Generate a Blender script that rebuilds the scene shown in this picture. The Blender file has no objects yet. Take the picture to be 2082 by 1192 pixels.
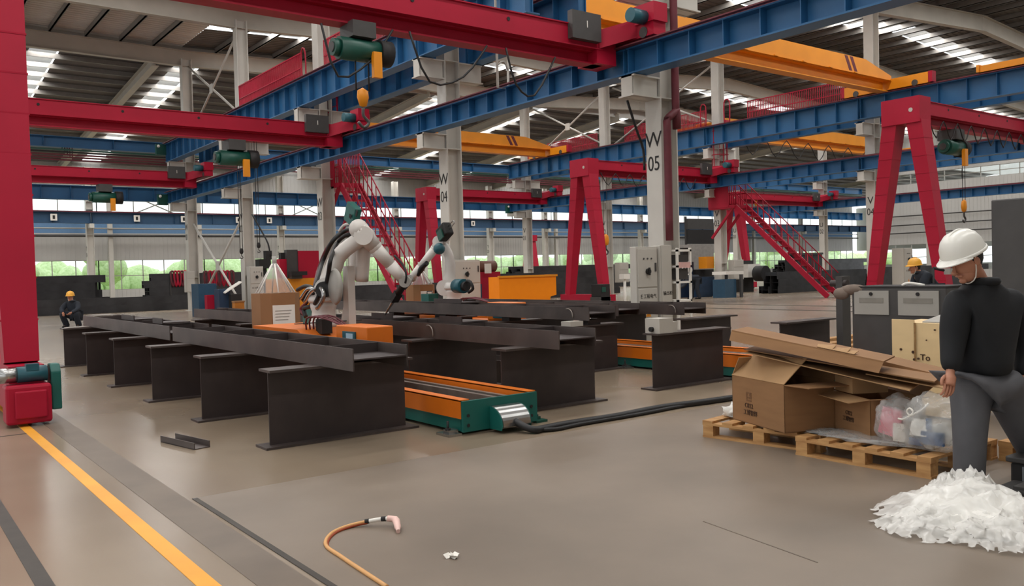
import bpy, bmesh, math, random
from mathutils import Vector, Matrix, Euler
random.seed(7)
sc = bpy.context.scene
col = sc.collection
V3 = Vector
# ------------------------------------------------------------------ camera
FPX = 1738.9; YAW, PITCH, ROLL = .64769, .025849, .026733; EYE = V3((0, 0, 1.5))
_f = V3((math.sin(YAW)*math.cos(PITCH), math.cos(YAW)*math.cos(PITCH), -math.sin(PITCH)))
_r = V3((math.cos(YAW), -math.sin(YAW), 0)); _d = _f.cross(_r)
_r2 = math.cos(ROLL)*_r + math.sin(ROLL)*_d; _d2 = -math.sin(ROLL)*_r + math.cos(ROLL)*_d
cam_data = bpy.data.cameras.new('camera'); cam = bpy.data.objects.new('camera', cam_data); col.objects.link(cam)
cam_data.sensor_width = 36; cam_data.sensor_fit = 'HORIZONTAL'; cam_data.lens = FPX/2082*36
cam_data.clip_start = .05; cam_data.clip_end = 600
M = Matrix((_r2, -_d2, -_f)).transposed().to_4x4(); M.translation = EYE; cam.matrix_world = M
sc.camera = cam
# ------------------------------------------------------------------ world, light, exposure
sc.view_settings.view_transform = 'Standard'; sc.view_settings.look = 'None'
sc.view_settings.gamma = 1; sc.view_settings.exposure = 0.15
try: sc.view_settings.use_curve_mapping = False
except Exception: pass
w = bpy.data.worlds.new('overcast_sky'); sc.world = w; w.use_nodes = True
bg = w.node_tree.nodes['Background']; bg.inputs[0].default_value = (.93, .97, 1, 1); bg.inputs[1].default_value = 1.9
try:
    sc.cycles.use_denoising = True; sc.cycles.max_bounces = 6; sc.cycles.transparent_max_bounces = 12
    sc.cycles.sample_clamp_indirect = 3
except Exception: pass

def area_light(name, loc, sx, sy, radiance, rot=(0, 0, 0), color=(1, .98, .95)):
    l = bpy.data.lights.new(name, 'AREA'); l.shape = 'RECTANGLE'; l.size = sx; l.size_y = sy
    l.energy = radiance*math.pi*sx*sy; l.color = color
    o = bpy.data.objects.new(name, l); o.location = loc; o.rotation_euler = rot; col.objects.link(o); return o
SKY_L = 14.0                     # brightness of the daylight coming through the translucent roof strips
BAY_X = [(-6.6, 1.7), (3.3, 11.6), (13.6, 21.6), (23.6, 31.6), (34, 42.4), (43.6, 52.2), (54.6, 62.8), (64, 72.6)]
ROWY = [19.2 - 7.5*k + 3.75 for k in range(3, -4, -1)]   # strip positions between column lines
ROOF = {-7.5: [(-7.5, 12.35), (2.5, 12.43), (12.5, 12.35)], 12.5: [(12.5, 12.35), (22.6, 12.75), (32.8, 12.4)], 32.8: [(32.8, 12.4), (43, 13.1), (53.4, 12.5)], 53.4: [(53.4, 12.5), (63.4, 12.9), (73.6, 12.3)]}
def roof_z(x):                  # underside of the purlins over the long bays
    for L in ROOF.values():
        for (xa, za), (xb, zb) in zip(L, L[1:]):
            if xa <= x <= xb: return za+(zb-za)*(x-xa)/(xb-xa)
    return 12.35
STRIPS = []
for yy in (0.45, 7.95, 15.45, 22.95, 30.45, 37.95):
    for a, b in BAY_X:
        if yy < 7 and a > 14 or yy < 22 and a > 54 or yy > 37 and b < 12: continue  # unseen strips over the left bay are added to light it
        za, zb = roof_z(a) + .34, roof_z(b) + .34
        STRIPS.append(((a, yy, za), (b, yy, zb), 1.1))
for xx in (-.6, 6.9, 13.2, 20.7, 28.2, 35.7, 43.2, 50.7, 58.2, 66):
    STRIPS.append(((xx, 43.2, 12.35), (xx, 65.5, 12.35-.085*22.3), 1.1))
for i, (p, q, wd) in enumerate(STRIPS):
    p, q = V3(p), V3(q); d = q - p; L = d.length
    o = area_light('skylight_light', (p+q)/2 - V3((0, 0, .06)), L, wd, SKY_L)
    x = d.normalized(); z = V3((0, 0, 1)) - x*x.z; z.normalize(); y = z.cross(x)
    o.rotation_euler = Matrix((x, y, z)).transposed().to_euler()

# ------------------------------------------------------------------ helpers
def P(px, py, X=None, Y=None, Z=None):
    """world point where the view through photo pixel px,py meets the plane X=, Y= or Z="""
    d = _f*FPX + _r2*(px-1041) + _d2*(py-596)
    if X is not None: t = X/d.x
    elif Y is not None: t = Y/d.y
    else: t = (Z-1.5)/d.z
    return EYE + d*t

def mat(name, c, rough=.6, metal=0, var=.12, scale=6, bump=0, spec=None, c2=None, detail=5, stretch=None, alpha=None):
    m = bpy.data.materials.new(name); m.use_nodes = True; nt = m.node_tree; b = nt.nodes['Principled BSDF']
    b.inputs['Roughness'].default_value = rough; b.inputs['Metallic'].default_value = metal
    if spec is not None: b.inputs['Specular IOR Level'].default_value = spec
    tc = nt.nodes.new('ShaderNodeTexCoord'); n = nt.nodes.new('ShaderNodeTexNoise')
    n.inputs['Scale'].default_value = scale; n.inputs['Detail'].default_value = detail
    src = tc.outputs['Object']
    if stretch:
        mp = nt.nodes.new('ShaderNodeMapping'); mp.inputs['Scale'].default_value = stretch
        nt.links.new(src, mp.inputs[0]); src = mp.outputs[0]
    nt.links.new(src, n.inputs['Vector'])
    r = nt.nodes.new('ShaderNodeValToRGB'); r.color_ramp.elements[0].position = .3; r.color_ramp.elements[1].position = .7
    a = c2 or tuple(v*(1-var) for v in c); r.color_ramp.elements[0].color = (*a, 1)
    r.color_ramp.elements[1].color = (*(tuple(min(1, v*(1+var)) for v in c) if not c2 else c), 1)
    nt.links.new(n.outputs['Fac'], r.inputs[0]); nt.links.new(r.outputs[0], b.inputs['Base Color'])
    if bump:
        bp = nt.nodes.new('ShaderNodeBump'); bp.inputs['Strength'].default_value = bump; bp.inputs['Distance'].default_value = .02
        nt.links.new(n.outputs['Fac'], bp.inputs['Height']); nt.links.new(bp.outputs[0], b.inputs['Normal'])
    if alpha is not None: b.inputs['Alpha'].default_value = alpha
    return m

def srgb(r, g, b):
    f = lambda v: (v/255/12.92) if v < 10 else ((v/255+.055)/1.055)**2.4
    return (f(r), f(g), f(b))

class MB:
    def __init__(s): s.bm = bmesh.new(); s.mi = 0
    def quad_faces(s, vs, faces):
        v = [s.bm.verts.new(p) for p in vs]
        for f in faces:
            try:
                fc = s.bm.faces.new([v[i] for i in f]); fc.material_index = s.mi
            except ValueError: pass
        return v
    def hexa(s, c8):
        return s.quad_faces(c8, [(0, 3, 2, 1), (4, 5, 6, 7), (0, 1, 5, 4), (1, 2, 6, 5), (2, 3, 7, 6), (3, 0, 4, 7)])
    def box(s, x0, x1, y0, y1, z0, z1):
        return s.hexa([(x0, y0, z0), (x1, y0, z0), (x1, y1, z0), (x0, y1, z0), (x0, y0, z1), (x1, y0, z1), (x1, y1, z1), (x0, y1, z1)])
    def cbox(s, c, size, R=None):
        c = V3(c); hx, hy, hz = size[0]/2, size[1]/2, size[2]/2; R = R or Matrix.Identity(3)
        if len(R) == 4: R = R.to_3x3()
        return s.hexa([c + R @ V3(p) for p in ((-hx, -hy, -hz), (hx, -hy, -hz), (hx, hy, -hz), (-hx, hy, -hz), (-hx, -hy, hz), (hx, -hy, hz), (hx, hy, hz), (-hx, hy, hz))])
    @staticmethod
    def frame(p, q, up=(0, 0, 1)):
        z = (V3(q)-V3(p)).normalized(); u = V3(up)
        if abs(z.dot(u)) > .98: u = V3((1, 0, 0)) if abs(z.x) < .9 else V3((0, 1, 0))
        x = u.cross(z).normalized(); y = z.cross(x); return x, y, z      # y ~ up
    def bar(s, p, q, w, h, up=(0, 0, 1), w2=None, h2=None):
        """rectangular bar from p to q: w across, h along up; may taper to w2,h2"""
        p, q = V3(p), V3(q); x, y, z = s.frame(p, q, up); w2 = w if w2 is None else w2; h2 = h if h2 is None else h2
        A = [p + x*a*w/2 + y*b*h/2 for a, b in ((-1, -1), (1, -1), (1, 1), (-1, 1))]
        B = [q + x*a*w2/2 + y*b*h2/2 for a, b in ((-1, -1), (1, -1), (1, 1), (-1, 1))]
        return s.hexa(A+B)
    def cyl(s, p, q, r, r2=None, n=14, caps=True):
        p, q = V3(p), V3(q); r2 = r if r2 is None else r2; x, y, z = s.frame(p, q)
        a = [s.bm.verts.new(p + x*math.cos(t)*r + y*math.sin(t)*r) for t in [2*math.pi*i/n for i in range(n)]]
        b = [s.bm.verts.new(q + x*math.cos(t)*r2 + y*math.sin(t)*r2) for t in [2*math.pi*i/n for i in range(n)]]
        for i in range(n):
            f = s.bm.faces.new((a[i], a[(i+1) % n], b[(i+1) % n], b[i])); f.smooth = True; f.material_index = s.mi
        if caps:
            for L in (list(reversed(a)), b):
                f = s.bm.faces.new(L); f.material_index = s.mi
    def tube(s, pts, r, n=8, closed=False, smooth=3):
        pts = [V3(p) for p in pts]
        if smooth > 1 and len(pts) > 2:                     # Catmull-Rom
            out = []
            N = len(pts)
            rng = range(N if closed else N-1)
            for i in rng:
                g = lambda k: pts[k % N] if closed else pts[max(0, min(N-1, k))]
                p0, p1, p2, p3 = g(i-1), g(i), g(i+1), g(i+2)
                for k in range(smooth):
                    t = k/smooth
                    out.append(.5*((2*p1) + (p2-p0)*t + (2*p0-5*p1+4*p2-p3)*t*t + (3*p1-p0-3*p2+p3)*t*t*t))
            if not closed: out.append(pts[-1])
            pts = out
        rings = []; N = len(pts); px = None
        for i, p in enumerate(pts):
            a = pts[i-1] if (i or closed) else p; b = pts[(i+1) % N] if (i < N-1 or closed) else p
            t = (b-a).normalized()
            if px is None: x, y, _ = s.frame((0, 0, 0), t)
            else:
                x = (px - t*px.dot(t))
                x = x.normalized() if x.length > 1e-6 else s.frame((0, 0, 0), t)[0]
                y = t.cross(x)
            px = x; rr = r[min(i*len(r)//N, len(r)-1)] if isinstance(r, (list, tuple)) else r
            rings.append([s.bm.verts.new(p + x*math.cos(2*math.pi*k/n)*rr + y*math.sin(2*math.pi*k/n)*rr) for k in range(n)])
        for i in range(N if closed else N-1):
            A, B = rings[i], rings[(i+1) % N]
            for k in range(n):
                f = s.bm.faces.new((A[k], A[(k+1) % n], B[(k+1) % n], B[k])); f.smooth = True; f.material_index = s.mi
        if not closed:
            for L in (list(reversed(rings[0])), rings[-1]):
                f = s.bm.faces.new(L); f.material_index = s.mi
    def prism(s, poly, d):
        """poly: list of 3D points (planar), extruded by vector d"""
        d = V3(d); a = [s.bm.verts.new(V3(p)) for p in poly]; b = [s.bm.verts.new(V3(p)+d) for p in poly]; n = len(a)
        for L in (list(reversed(a)), b):
            f = s.bm.faces.new(L); f.material_index = s.mi
        for i in range(n):
            f = s.bm.faces.new((a[i], a[(i+1) % n], b[(i+1) % n], b[i])); f.material_index = s.mi
    def lathe(s, prof, c=(0, 0, 0), n=20, R=None, sx=1, sy=1):
        c = V3(c); rings = []
        for r, z in prof:
            ring = []
            for k in range(n):
                t = 2*math.pi*k/n; p = V3((max(r, 1e-4)*math.cos(t)*sx, max(r, 1e-4)*math.sin(t)*sy, z))
                ring.append(s.bm.verts.new(c + (R @ p if R else p)))
            rings.append(ring)
        for A, B in zip(rings, rings[1:]):
            for k in range(n):
                f = s.bm.faces.new((A[k], A[(k+1) % n], B[(k+1) % n], B[k])); f.smooth = True; f.material_index = s.mi
        for L in (list(reversed(rings[0])), rings[-1]):
            f = s.bm.faces.new(L); f.material_index = s.mi
    def ball(s, c, r, n=14, R=None):
        r = (r, r, r) if not isinstance(r, (tuple, list)) else r
        m = Matrix.Translation(V3(c)) @ (R.to_4x4() if R else Matrix.Identity(4)) @ Matrix.Diagonal((*r, 1))
        k = len(s.bm.faces)
        bmesh.ops.create_uvsphere(s.bm, u_segments=n, v_segments=max(6, n//2+1), radius=1, matrix=m)
        s.bm.faces.ensure_lookup_table()
        for f in list(s.bm.faces)[k:]: f.smooth = True; f.material_index = s.mi
    def ibeam(s, p, q, h, w, tw=.012, tf=.018, up=(0, 0, 1), parts='wtb'):
        """I-section from p to q along the centre line; h along up, flange width w"""
        p, q = V3(p), V3(q); x, y, z = s.frame(p, q, up)
        if 'w' in parts: s.bar(p, q, tw, h-2*tf, up)
        o = y*(h/2-tf/2)
        if 't' in parts: s.bar(p+o, q+o, w, tf, up)
        if 'b' in parts: s.bar(p-o, q-o, w, tf, up)
    def build(s, name, m, parent=None, bevel=0, smooth=False):
        org = ORG.get(parent.name, V3((0, 0, 0))) if parent else V3((0, 0, 0))
        if org.length: bmesh.ops.translate(s.bm, verts=s.bm.verts, vec=-org)
        bmesh.ops.recalc_face_normals(s.bm, faces=s.bm.faces)
        me = bpy.data.meshes.new(name); s.bm.to_mesh(me); s.bm.free()
        for mm in (m if isinstance(m, (list, tuple)) else [m]): me.materials.append(mm)
        if smooth:
            for p in me.polygons: p.use_smooth = True
        o = bpy.data.objects.new(name, me); col.objects.link(o)
        if parent: o.parent = parent; ORG[o.name] = org.copy()
        if bevel:
            b = o.modifiers.new('bevel', 'BEVEL'); b.width = bevel; b.segments = 2; b.limit_method = 'ANGLE'
        return o
ORG = {}
def tag(o, label=None, cat=None, group=None, kind=None):
    if label: o['label'] = label
    if cat: o['category'] = cat
    if group: o['group'] = group
    if kind: o['kind'] = kind
    return o
def thing(name, label, cat, loc, group=None):
    o = bpy.data.objects.new(name, None); col.objects.link(o); o.location = loc; o.empty_display_size = .1
    ORG[o.name] = V3(loc); return tag(o, label, cat, group)
def struct(mb, name, m, label=None, cat=None, **k):
    o = mb.build(name, m, **k); o['kind'] = 'structure'; return tag(o, label, cat)
def copy_tree(o, parent=None):
    c = o.copy(); col.objects.link(c)
    if parent: c.parent = parent
    for ch in o.children: copy_tree(ch, c)
    return c
def one(mb, name, m, label, cat, group=None, loc=None, **k):
    """a thing that is one mesh"""
    o = mb.build(name, m, **k); return tag(o, label, cat, group)
def text(s, name, p, size, R, m, parent, depth=.002, sx=1):
    cu = bpy.data.curves.new(name, 'FONT'); cu.body = s; cu.size = size; cu.align_x = 'CENTER'; cu.align_y = 'CENTER'; cu.extrude = depth
    cu.materials.append(m); tmp = bpy.data.objects.new('tmp', cu); col.objects.link(tmp)
    me = bpy.data.meshes.new_from_object(tmp.evaluated_get(bpy.context.evaluated_depsgraph_get()))
    bpy.data.objects.remove(tmp); o = bpy.data.objects.new(name, me); col.objects.link(o)
    org = ORG.get(parent.name, V3((0, 0, 0))) if parent else V3((0, 0, 0))
    mw = R.to_4x4(); mw.translation = V3(p) - org; o.matrix_local = mw
    if sx != 1: o.scale = (sx, 1, 1)
    if parent: o.parent = parent
    return o
R_MX = Matrix(((0, 0, -1), (-1, 0, 0), (0, 1, 0)))      # text on a face looking towards -X
R_MY = Matrix(((1, 0, 0), (0, 0, -1), (0, 1, 0)))       # text on a face looking towards -Y

# ------------------------------------------------------------------ materials
WHITE = mat('column_paint', srgb(196, 192, 184), .5, var=.05, scale=2)
CREAM = mat('rafter_paint', srgb(178, 171, 160), .55, var=.06, scale=1.5)
DECK = mat('roof_deck', srgb(96, 91, 86), .7, var=.1, scale=2)
DECKL = mat('roof_deck_pale', srgb(196, 190, 182), .6, var=.06, scale=2)  # paler deck colour, used over the left bay
PURL = mat('purlin_steel', srgb(135, 131, 126), .45, .3, var=.08)
BLUE2 = mat('far_girder_blue', srgb(46, 80, 112), .5, var=.08)
BLUE = mat('girder_blue', srgb(36, 94, 140), .45, var=.10, scale=1.2)
NAVY = mat('dark_blue_paint', srgb(28, 52, 78), .5, var=.15)
RED = mat('crane_red', srgb(166, 16, 47), .5, var=.08, spec=.3, scale=1.5)
DRED = mat('rail_red', srgb(96, 32, 42), .6, var=.2, scale=4)
YEL = mat('crane_yellow', srgb(224, 140, 18), .45, var=.06, scale=1.5)
ORANGE = mat('track_orange', srgb(212, 108, 12), .45, var=.08, scale=3)
GREEN = mat('machine_green', srgb(16, 92, 84), .42, var=.1, scale=4)
DGREEN = mat('hoist_green', srgb(20, 76, 64), .4, var=.15, scale=4)
STEEL = mat('mill_scale_steel', srgb(66, 56, 54), .55, .1, c2=srgb(48, 40, 40), scale=2.2, bump=.05)
STEEL2 = mat('mill_scale_steel_light', srgb(84, 74, 70), .45, .15, c2=srgb(60, 52, 50), scale=2.5, bump=.05)
STACK = mat('stacked_steel', srgb(66, 66, 68), .55, .3, c2=srgb(44, 44, 46), scale=1.5)
BRIGHT = mat('cut_steel_edge', srgb(150, 142, 134), .35, .6, var=.2)
GREY = mat('cabinet_grey', srgb(186, 181, 172), .5, var=.03, scale=2)
GREY2 = mat('panel_grey', srgb(160, 157, 150), .5, var=.04, scale=3)
DGREY = mat('charcoal_paint', srgb(66, 64, 63), .5, var=.1)
BLACK = mat('black_rubber', srgb(24, 23, 24), .55, var=.2, scale=12)
ROBOT = mat('robot_white', srgb(214, 209, 203), .38, var=.03, scale=4)
CARD = mat('cardboard', srgb(144, 106, 70), .8, var=.08, scale=3, stretch=(1, 1, 6))
CARDB = mat('carton_brown', srgb(146, 104, 68), .8, var=.06, scale=3)
CARD2 = mat('cardboard_inside', srgb(174, 137, 96), .8, var=.06, scale=3)
WOOD = mat('pallet_wood', srgb(196, 152, 98), .7, c2=srgb(164, 118, 70), scale=5, stretch=(6, 1, 6), bump=.05)
PLY = mat('crate_plywood', srgb(226, 198, 150), .7, var=.06, scale=2.5, stretch=(1, 1, 3))
PAPER = mat('paper_white', srgb(232, 228, 220), .7, var=.02)
INK = mat('ink_black', srgb(30, 28, 28), .7, var=.1)
BINK = mat('ink_brown', srgb(70, 46, 30), .8, var=.1)
CHROME = mat('bare_metal', srgb(170, 170, 168), .25, .9, var=.1)
MBLUE = mat('machine_blue', srgb(40, 74, 98), .45, var=.1)
TEALM = mat('motor_teal', srgb(28, 84, 96), .4, var=.1)

def floor_mat():
    m = bpy.data.materials.new('floor_concrete'); m.use_nodes = True; nt = m.node_tree; b = nt.nodes['Principled BSDF']
    tc = nt.nodes.new('ShaderNodeTexCoord')
    def noise(sc_, det, st=None, rough=.6):
        n = nt.nodes.new('ShaderNodeTexNoise'); n.inputs['Scale'].default_value = sc_; n.inputs['Detail'].default_value = det; n.inputs['Roughness'].default_value = rough
        mp = nt.nodes.new('ShaderNodeMapping'); mp.inputs['Scale'].default_value = st or (1, 1, 1)
        nt.links.new(tc.outputs['Object'], mp.inputs[0]); nt.links.new(mp.outputs[0], n.inputs[0]); return n
    n1 = noise(.3, 3, None, .5); n2 = noise(1.5, 4, (1, .4, 1), .5); n3 = noise(14, 3)
    r = nt.nodes.new('ShaderNodeValToRGB'); e = r.color_ramp.elements
    e[0].position = .3; e[0].color = (*srgb(128, 113, 96), 1); e[1].position = .72; e[1].color = (*srgb(157, 141, 121), 1)
    mx = nt.nodes.new('ShaderNodeMix'); mx.data_type = 'RGBA'; mx.blend_type = 'MULTIPLY'; mx.inputs[0].default_value = .28
    r2 = nt.nodes.new('ShaderNodeValToRGB'); r2.color_ramp.elements[0].color = (.55, .52, .5, 1); r2.color_ramp.elements[0].position = .3; r2.color_ramp.elements[1].position = .75
    nt.links.new(n1.outputs[0], r.inputs[0]); nt.links.new(n2.outputs[0], r2.inputs[0])
    nt.links.new(r.outputs[0], mx.inputs[6]); nt.links.new(r2.outputs[0], mx.inputs[7]); nt.links.new(mx.outputs[2], b.inputs['Base Color'])
    rr = nt.nodes.new('ShaderNodeMapRange'); rr.inputs[3].default_value = .21; rr.inputs[4].default_value = .31
    nt.links.new(n1.outputs[0], rr.inputs[0]); nt.links.new(rr.outputs[0], b.inputs['Roughness'])
    bp = nt.nodes.new('ShaderNodeBump'); bp.inputs['Strength'].default_value = .01; bp.inputs['Distance'].default_value = .01
    nt.links.new(n3.outputs[0], bp.inputs['Height']); nt.links.new(bp.outputs[0], b.inputs['Normal'])
    return m
FLOOR = floor_mat()
SLAB = mat('worn_slab', srgb(132, 118, 104), .42, c2=srgb(112, 100, 88), scale=.9, detail=8, bump=.02)
LINE = mat('floor_paint_yellow', srgb(240, 172, 52), .5, c2=srgb(222, 150, 44), scale=1.6, detail=8)
GROOVE = mat('floor_groove', srgb(58, 52, 46), .6, var=.2)
DUSTY = mat('floor_dusty_band', srgb(116, 103, 90), .5, c2=srgb(100, 88, 77), scale=2, detail=8)

# ------------------------------------------------------------------ room shell
b = MB(); b.box(-14, 112, -7, 67.3, -.3, 0); struct(b, 'floor', FLOOR)
b = MB(); b.box(1.765, 9.5, -6, 5.97, 0, .004); struct(b, 'floor_slab', SLAB)
b = MB(); b.box(1.73, 1.765, -6, 5.97, 0, .0045); struct(b, 'floor_joint', GROOVE)
b = MB(); b.box(1.24, 1.335, -6, 40, 0, .003); struct(b, 'floor_marking', LINE)
b = MB(); b.box(1.47, 1.70, -6, 40, 0, .0025); struct(b, 'floor_surface', DUSTY)
b = MB(); b.box(.62, .70, -6, 40, 0, .003); struct(b, 'floor_strip', GROOVE)
for k, x in enumerate((23.62, 23.75, 26.2, 26.35, 43.0)):
    b = MB(); b.box(x, x+.06, 3, 41, 0, .006); struct(b, 'floor_strip', GROOVE)
for y in (9.75, 3.0):
    b = MB(); b.box(-2, 1.24, y, y+.02, 0, .003); struct(b, 'floor_joint', GROOVE)

b = MB(); b.bar(P(1430, 1062, Z=0)+V3((0, 0, .005)), P(1662, 1146, Z=0)+V3((0, 0, .005)), .008, .003); struct(b, 'floor_joint', DUSTY)
COLW = {'W 05': 11.55, 'W 04': 19.07, 'W 03': 26.77, 'W 02': 34.3, 'W 01': 41.65}
COLV = {'V 04': 18.85, 'V 03': 26.67, 'V 02': 34.5, 'V 01': 41.6}
COLU = {'U 03': 26.8, 'U 02': 34.3, 'U 01': 41.7}
def column(x, y, top, name, faces, upper=True, lower=True, z_txt=3.75, foot=True):
    b = MB(); b.ibeam((x, y, 0), (x, y, top), .46, .40, .03, .03, up=(1, 0, 0))
    b.box(x-.33, x+.33, y-.3, y+.3, 0, .03)
    for z in (1.6, 4.75, 6.5, 7.05): b.box(x-.2, x+.2, y-.19, y+.19, z-.012, z+.012)
    for s, zs in faces:
        for z0, z1, ln in zs:
            xa, xb = (x-.23-ln, x-.23) if s < 0 else (x+.23, x+.23+ln)
            b.box(xa, xb, y-.2, y+.2, z1-.03, z1); b.box(xa-.02*(s < 0), xb+.02*(s > 0), y-.2, y+.2, z0, z0+.03)
            b.box(xa+.04, xb-.02, y-.14, y-.12, z0, z1); b.box(xa+.04, xb-.02, y+.12, y+.14, z0, z1)
            e = xa if s < 0 else xb-.02
            b.box(e, e+.02, y-.14, y+.14, z0, z1)
    o = struct(b, 'column', WHITE, 'white painted steel column' + (' marked %s' % name if name else ''), 'column')
    if name:
        a, n = name.split()
        text(a, 'lettering', (x-.235, y, z_txt+.2), .42, R_MX, INK, o); text(n, 'lettering', (x-.235, y, z_txt-.26), .40, R_MX, INK, o, sx=.8)
    return o
LOWB = (4.72, 5.12, .70); UPB = (6.55, 7.04, .74)
for n, y in COLW.items(): column(12.5, y, 11.9, n, ((-1, (LOWB, UPB)), (1, (UPB,))))
for n, y in COLV.items(): column(32.8, y, 11.9, n, ((-1, (LOWB, UPB)), (1, (UPB,))))
for n, y in COLU.items(): column(53.2, y, 11.9, n, ((-1, (LOWB, UPB)),), z_txt=3.9)
FAR = [(12.5, 'Y 24'), (26.2, 'Y 22'), (36.5, None), (46.4, 'Y 20'), (53.0, None), (60.0, None), (66.2, None), (80, None), (95, None)]
for x, n in FAR: column(x, 64.5, 9.4, n, (), z_txt=3.6)
for x, y in ((12.5, 41.65), (32.8, 41.6), (53.2, 41.7)):
    b = MB(); b.box(x-.16, x+.16, y+.18, 43.45, 6.75, 7.0); b.box(x-.16, x+.16, y+.18, 43.45, 4.95, 5.27); b.box(x-.1, x+.1, 43.3, 43.42, 7.0, 7.6); struct(b, 'column', WHITE, 'white bracket carrying the cross girders', 'bracket')
for x, n in FAR:
    b = MB(); b.box(x-.15, x+.15, 63.7, 64.32, 5.2, 5.49); struct(b, 'column', WHITE, 'white bracket carrying the far girder', 'bracket')
for x in (6.2, 14.2, 20.5, 33, 40.5, 48, 56, 63, 72, 88): 
    b = MB(); b.ibeam((x, 66.4, 0), (x, 66.4, 9.3), .3, .3, .02, .02, up=(0, 1, 0)); struct(b, 'column', WHITE, 'slim white wall post along the far windows', 'column')

WALLG = mat('wall_sheet_grey', srgb(186, 184, 180), .6, var=.03, scale=1)
# roof of the long bays
def rafters():
    for i, y in enumerate((-3.4, 4.1, 11.55, 19.07, 26.77, 34.3, 41.7)):
        for a, c in ((-7.5, 12.5), (12.5, 32.8), (32.8, 53.4), (53.4, 73.6)):
            if y < 5 and a > 30: continue
            b = MB()
            for (xa, za), (xb, zb) in zip(ROOF[a], ROOF[a][1:]): b.ibeam((xa, y, za-.4), (xb, y, zb-.4), .74, .28, .02, .025)
            struct(b, 'roof_beam', CREAM)
rafters()
for a, c in ((-7.5, 12.5), (12.5, 32.8), (32.8, 53.4), (53.4, 73.6)):
    b = MB(); n = 14
    for k in range(1, n):
        x = a + (c-a)*k/n; z = roof_z(x)
        b.box(x-.035, x+.035, -5, 41.7, z, z+.24); b.box(x-.035, x+.07, -5, 41.7, z, z+.02)
    struct(b, 'ceiling_frame', PURL)
    # deck with openings where the translucent strips are
    b = MB(); m = ROOF[a][1][0]
    for x0, x1 in ((a, m), (m, c)):
        ss = [s for s in (.45, 7.95, 15.45, 22.95, 30.45, 37.95) if not (s > 37 and x1 < 13)]
        for yy0, yy1 in zip([-6]+[s+.6 for s in ss], [s-.6 for s in ss]+[42.3]):
            z0, z1 = roof_z(x0+1e-6)+.26, roof_z(x1-1e-6)+.26
            nst = max(1, int((yy1-yy0)/.3)); 
            for j in range(nst):                              # trapezoidal corrugation
                ya = yy0+(yy1-yy0)*j/nst; yb = yy0+(yy1-yy0)*(j+1)/nst; w_ = yb-ya
                pr = [(ya, 0), (ya+w_*.5, 0), (ya+w_*.6, .04), (ya+w_*.9, .04), (yb, 0)]
                for (u0, h0), (u1, h1) in zip(pr, pr[1:]):
                    b.quad_faces([(x0, u0, z0+h0), (x1, u0, z1+h0), (x1, u1, z1+h1), (x0, u1, z0+h1)], [(0, 1, 2, 3)])
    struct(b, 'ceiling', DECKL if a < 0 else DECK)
b = MB(); b.box(-9, 73.6, 42.25, 42.33, 11.8, 13.4); struct(b, 'wall_gable', WALLG)
# transverse hall roof
def tz(y): return 12.0-.085*(y-42)
b = MB()
for k in range(17):
    y = 42.6 + 1.5*k; z = tz(y); b.box(-8, 110, y-.035, y+.035, z, z+.22)
struct(b, 'ceiling_frame', PURL)
b = MB(); xs = [-.6, 6.9, 13.2, 20.7, 28.2, 35.7, 43.2, 50.7, 58.2, 66]
for x0, x1 in zip([-9]+[x+.6 for x in xs], [x-.6 for x in xs]+[111]):
    b.quad_faces([(x0, 42.3, tz(42.3)+.24), (x1, 42.3, tz(42.3)+.24), (x1, 67.3, tz(67.3)+.24), (x0, 67.3, tz(67.3)+.24)], [(0, 1, 2, 3)])
struct(b, 'ceiling', DECK)
for x in (3.7, 11.2, 18.7, 26.2, 33.7, 41.2, 48.7, 56.2, 63.7, 78, 93):
    b = MB(); b.ibeam((x, 41.9, tz(41.9)-.25), (x, 67, tz(67)-.25), .5, .32, .02, .03); struct(b, 'roof_beam', CREAM)

# translucent roof strips and glass
def glass_mat(name, tint, gloss):
    m = bpy.data.materials.new(name); m.use_nodes = True; nt = m.node_tree; nt.nodes.clear()
    o = nt.nodes.new('ShaderNodeOutputMaterial'); t = nt.nodes.new('ShaderNodeBsdfTransparent'); t.inputs[0].default_value = (*tint, 1)
    g = nt.nodes.new('ShaderNodeBsdfGlossy'); g.inputs['Roughness'].default_value = .05; mx = nt.nodes.new('ShaderNodeMixShader'); mx.inputs[0].default_value = gloss
    nt.links.new(t.outputs[0], mx.inputs[1]); nt.links.new(g.outputs[0], mx.inputs[2]); nt.links.new(mx.outputs[0], o.inputs[0]); return m
GLASS = glass_mat('window_glass', (.95, .98, .97), .06)
FRP = mat('translucent_sheet', (.9, .92, .92), .5, var=.02); FRP.node_tree.nodes['Principled BSDF'].inputs['Transmission Weight'].default_value = .6
nwin = 0
for p, q, wd in STRIPS:
    b = MB(); b.bar(p, q, wd+.15, .012); nwin += 1; struct(b, 'window_%d' % nwin, FRP)

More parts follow.
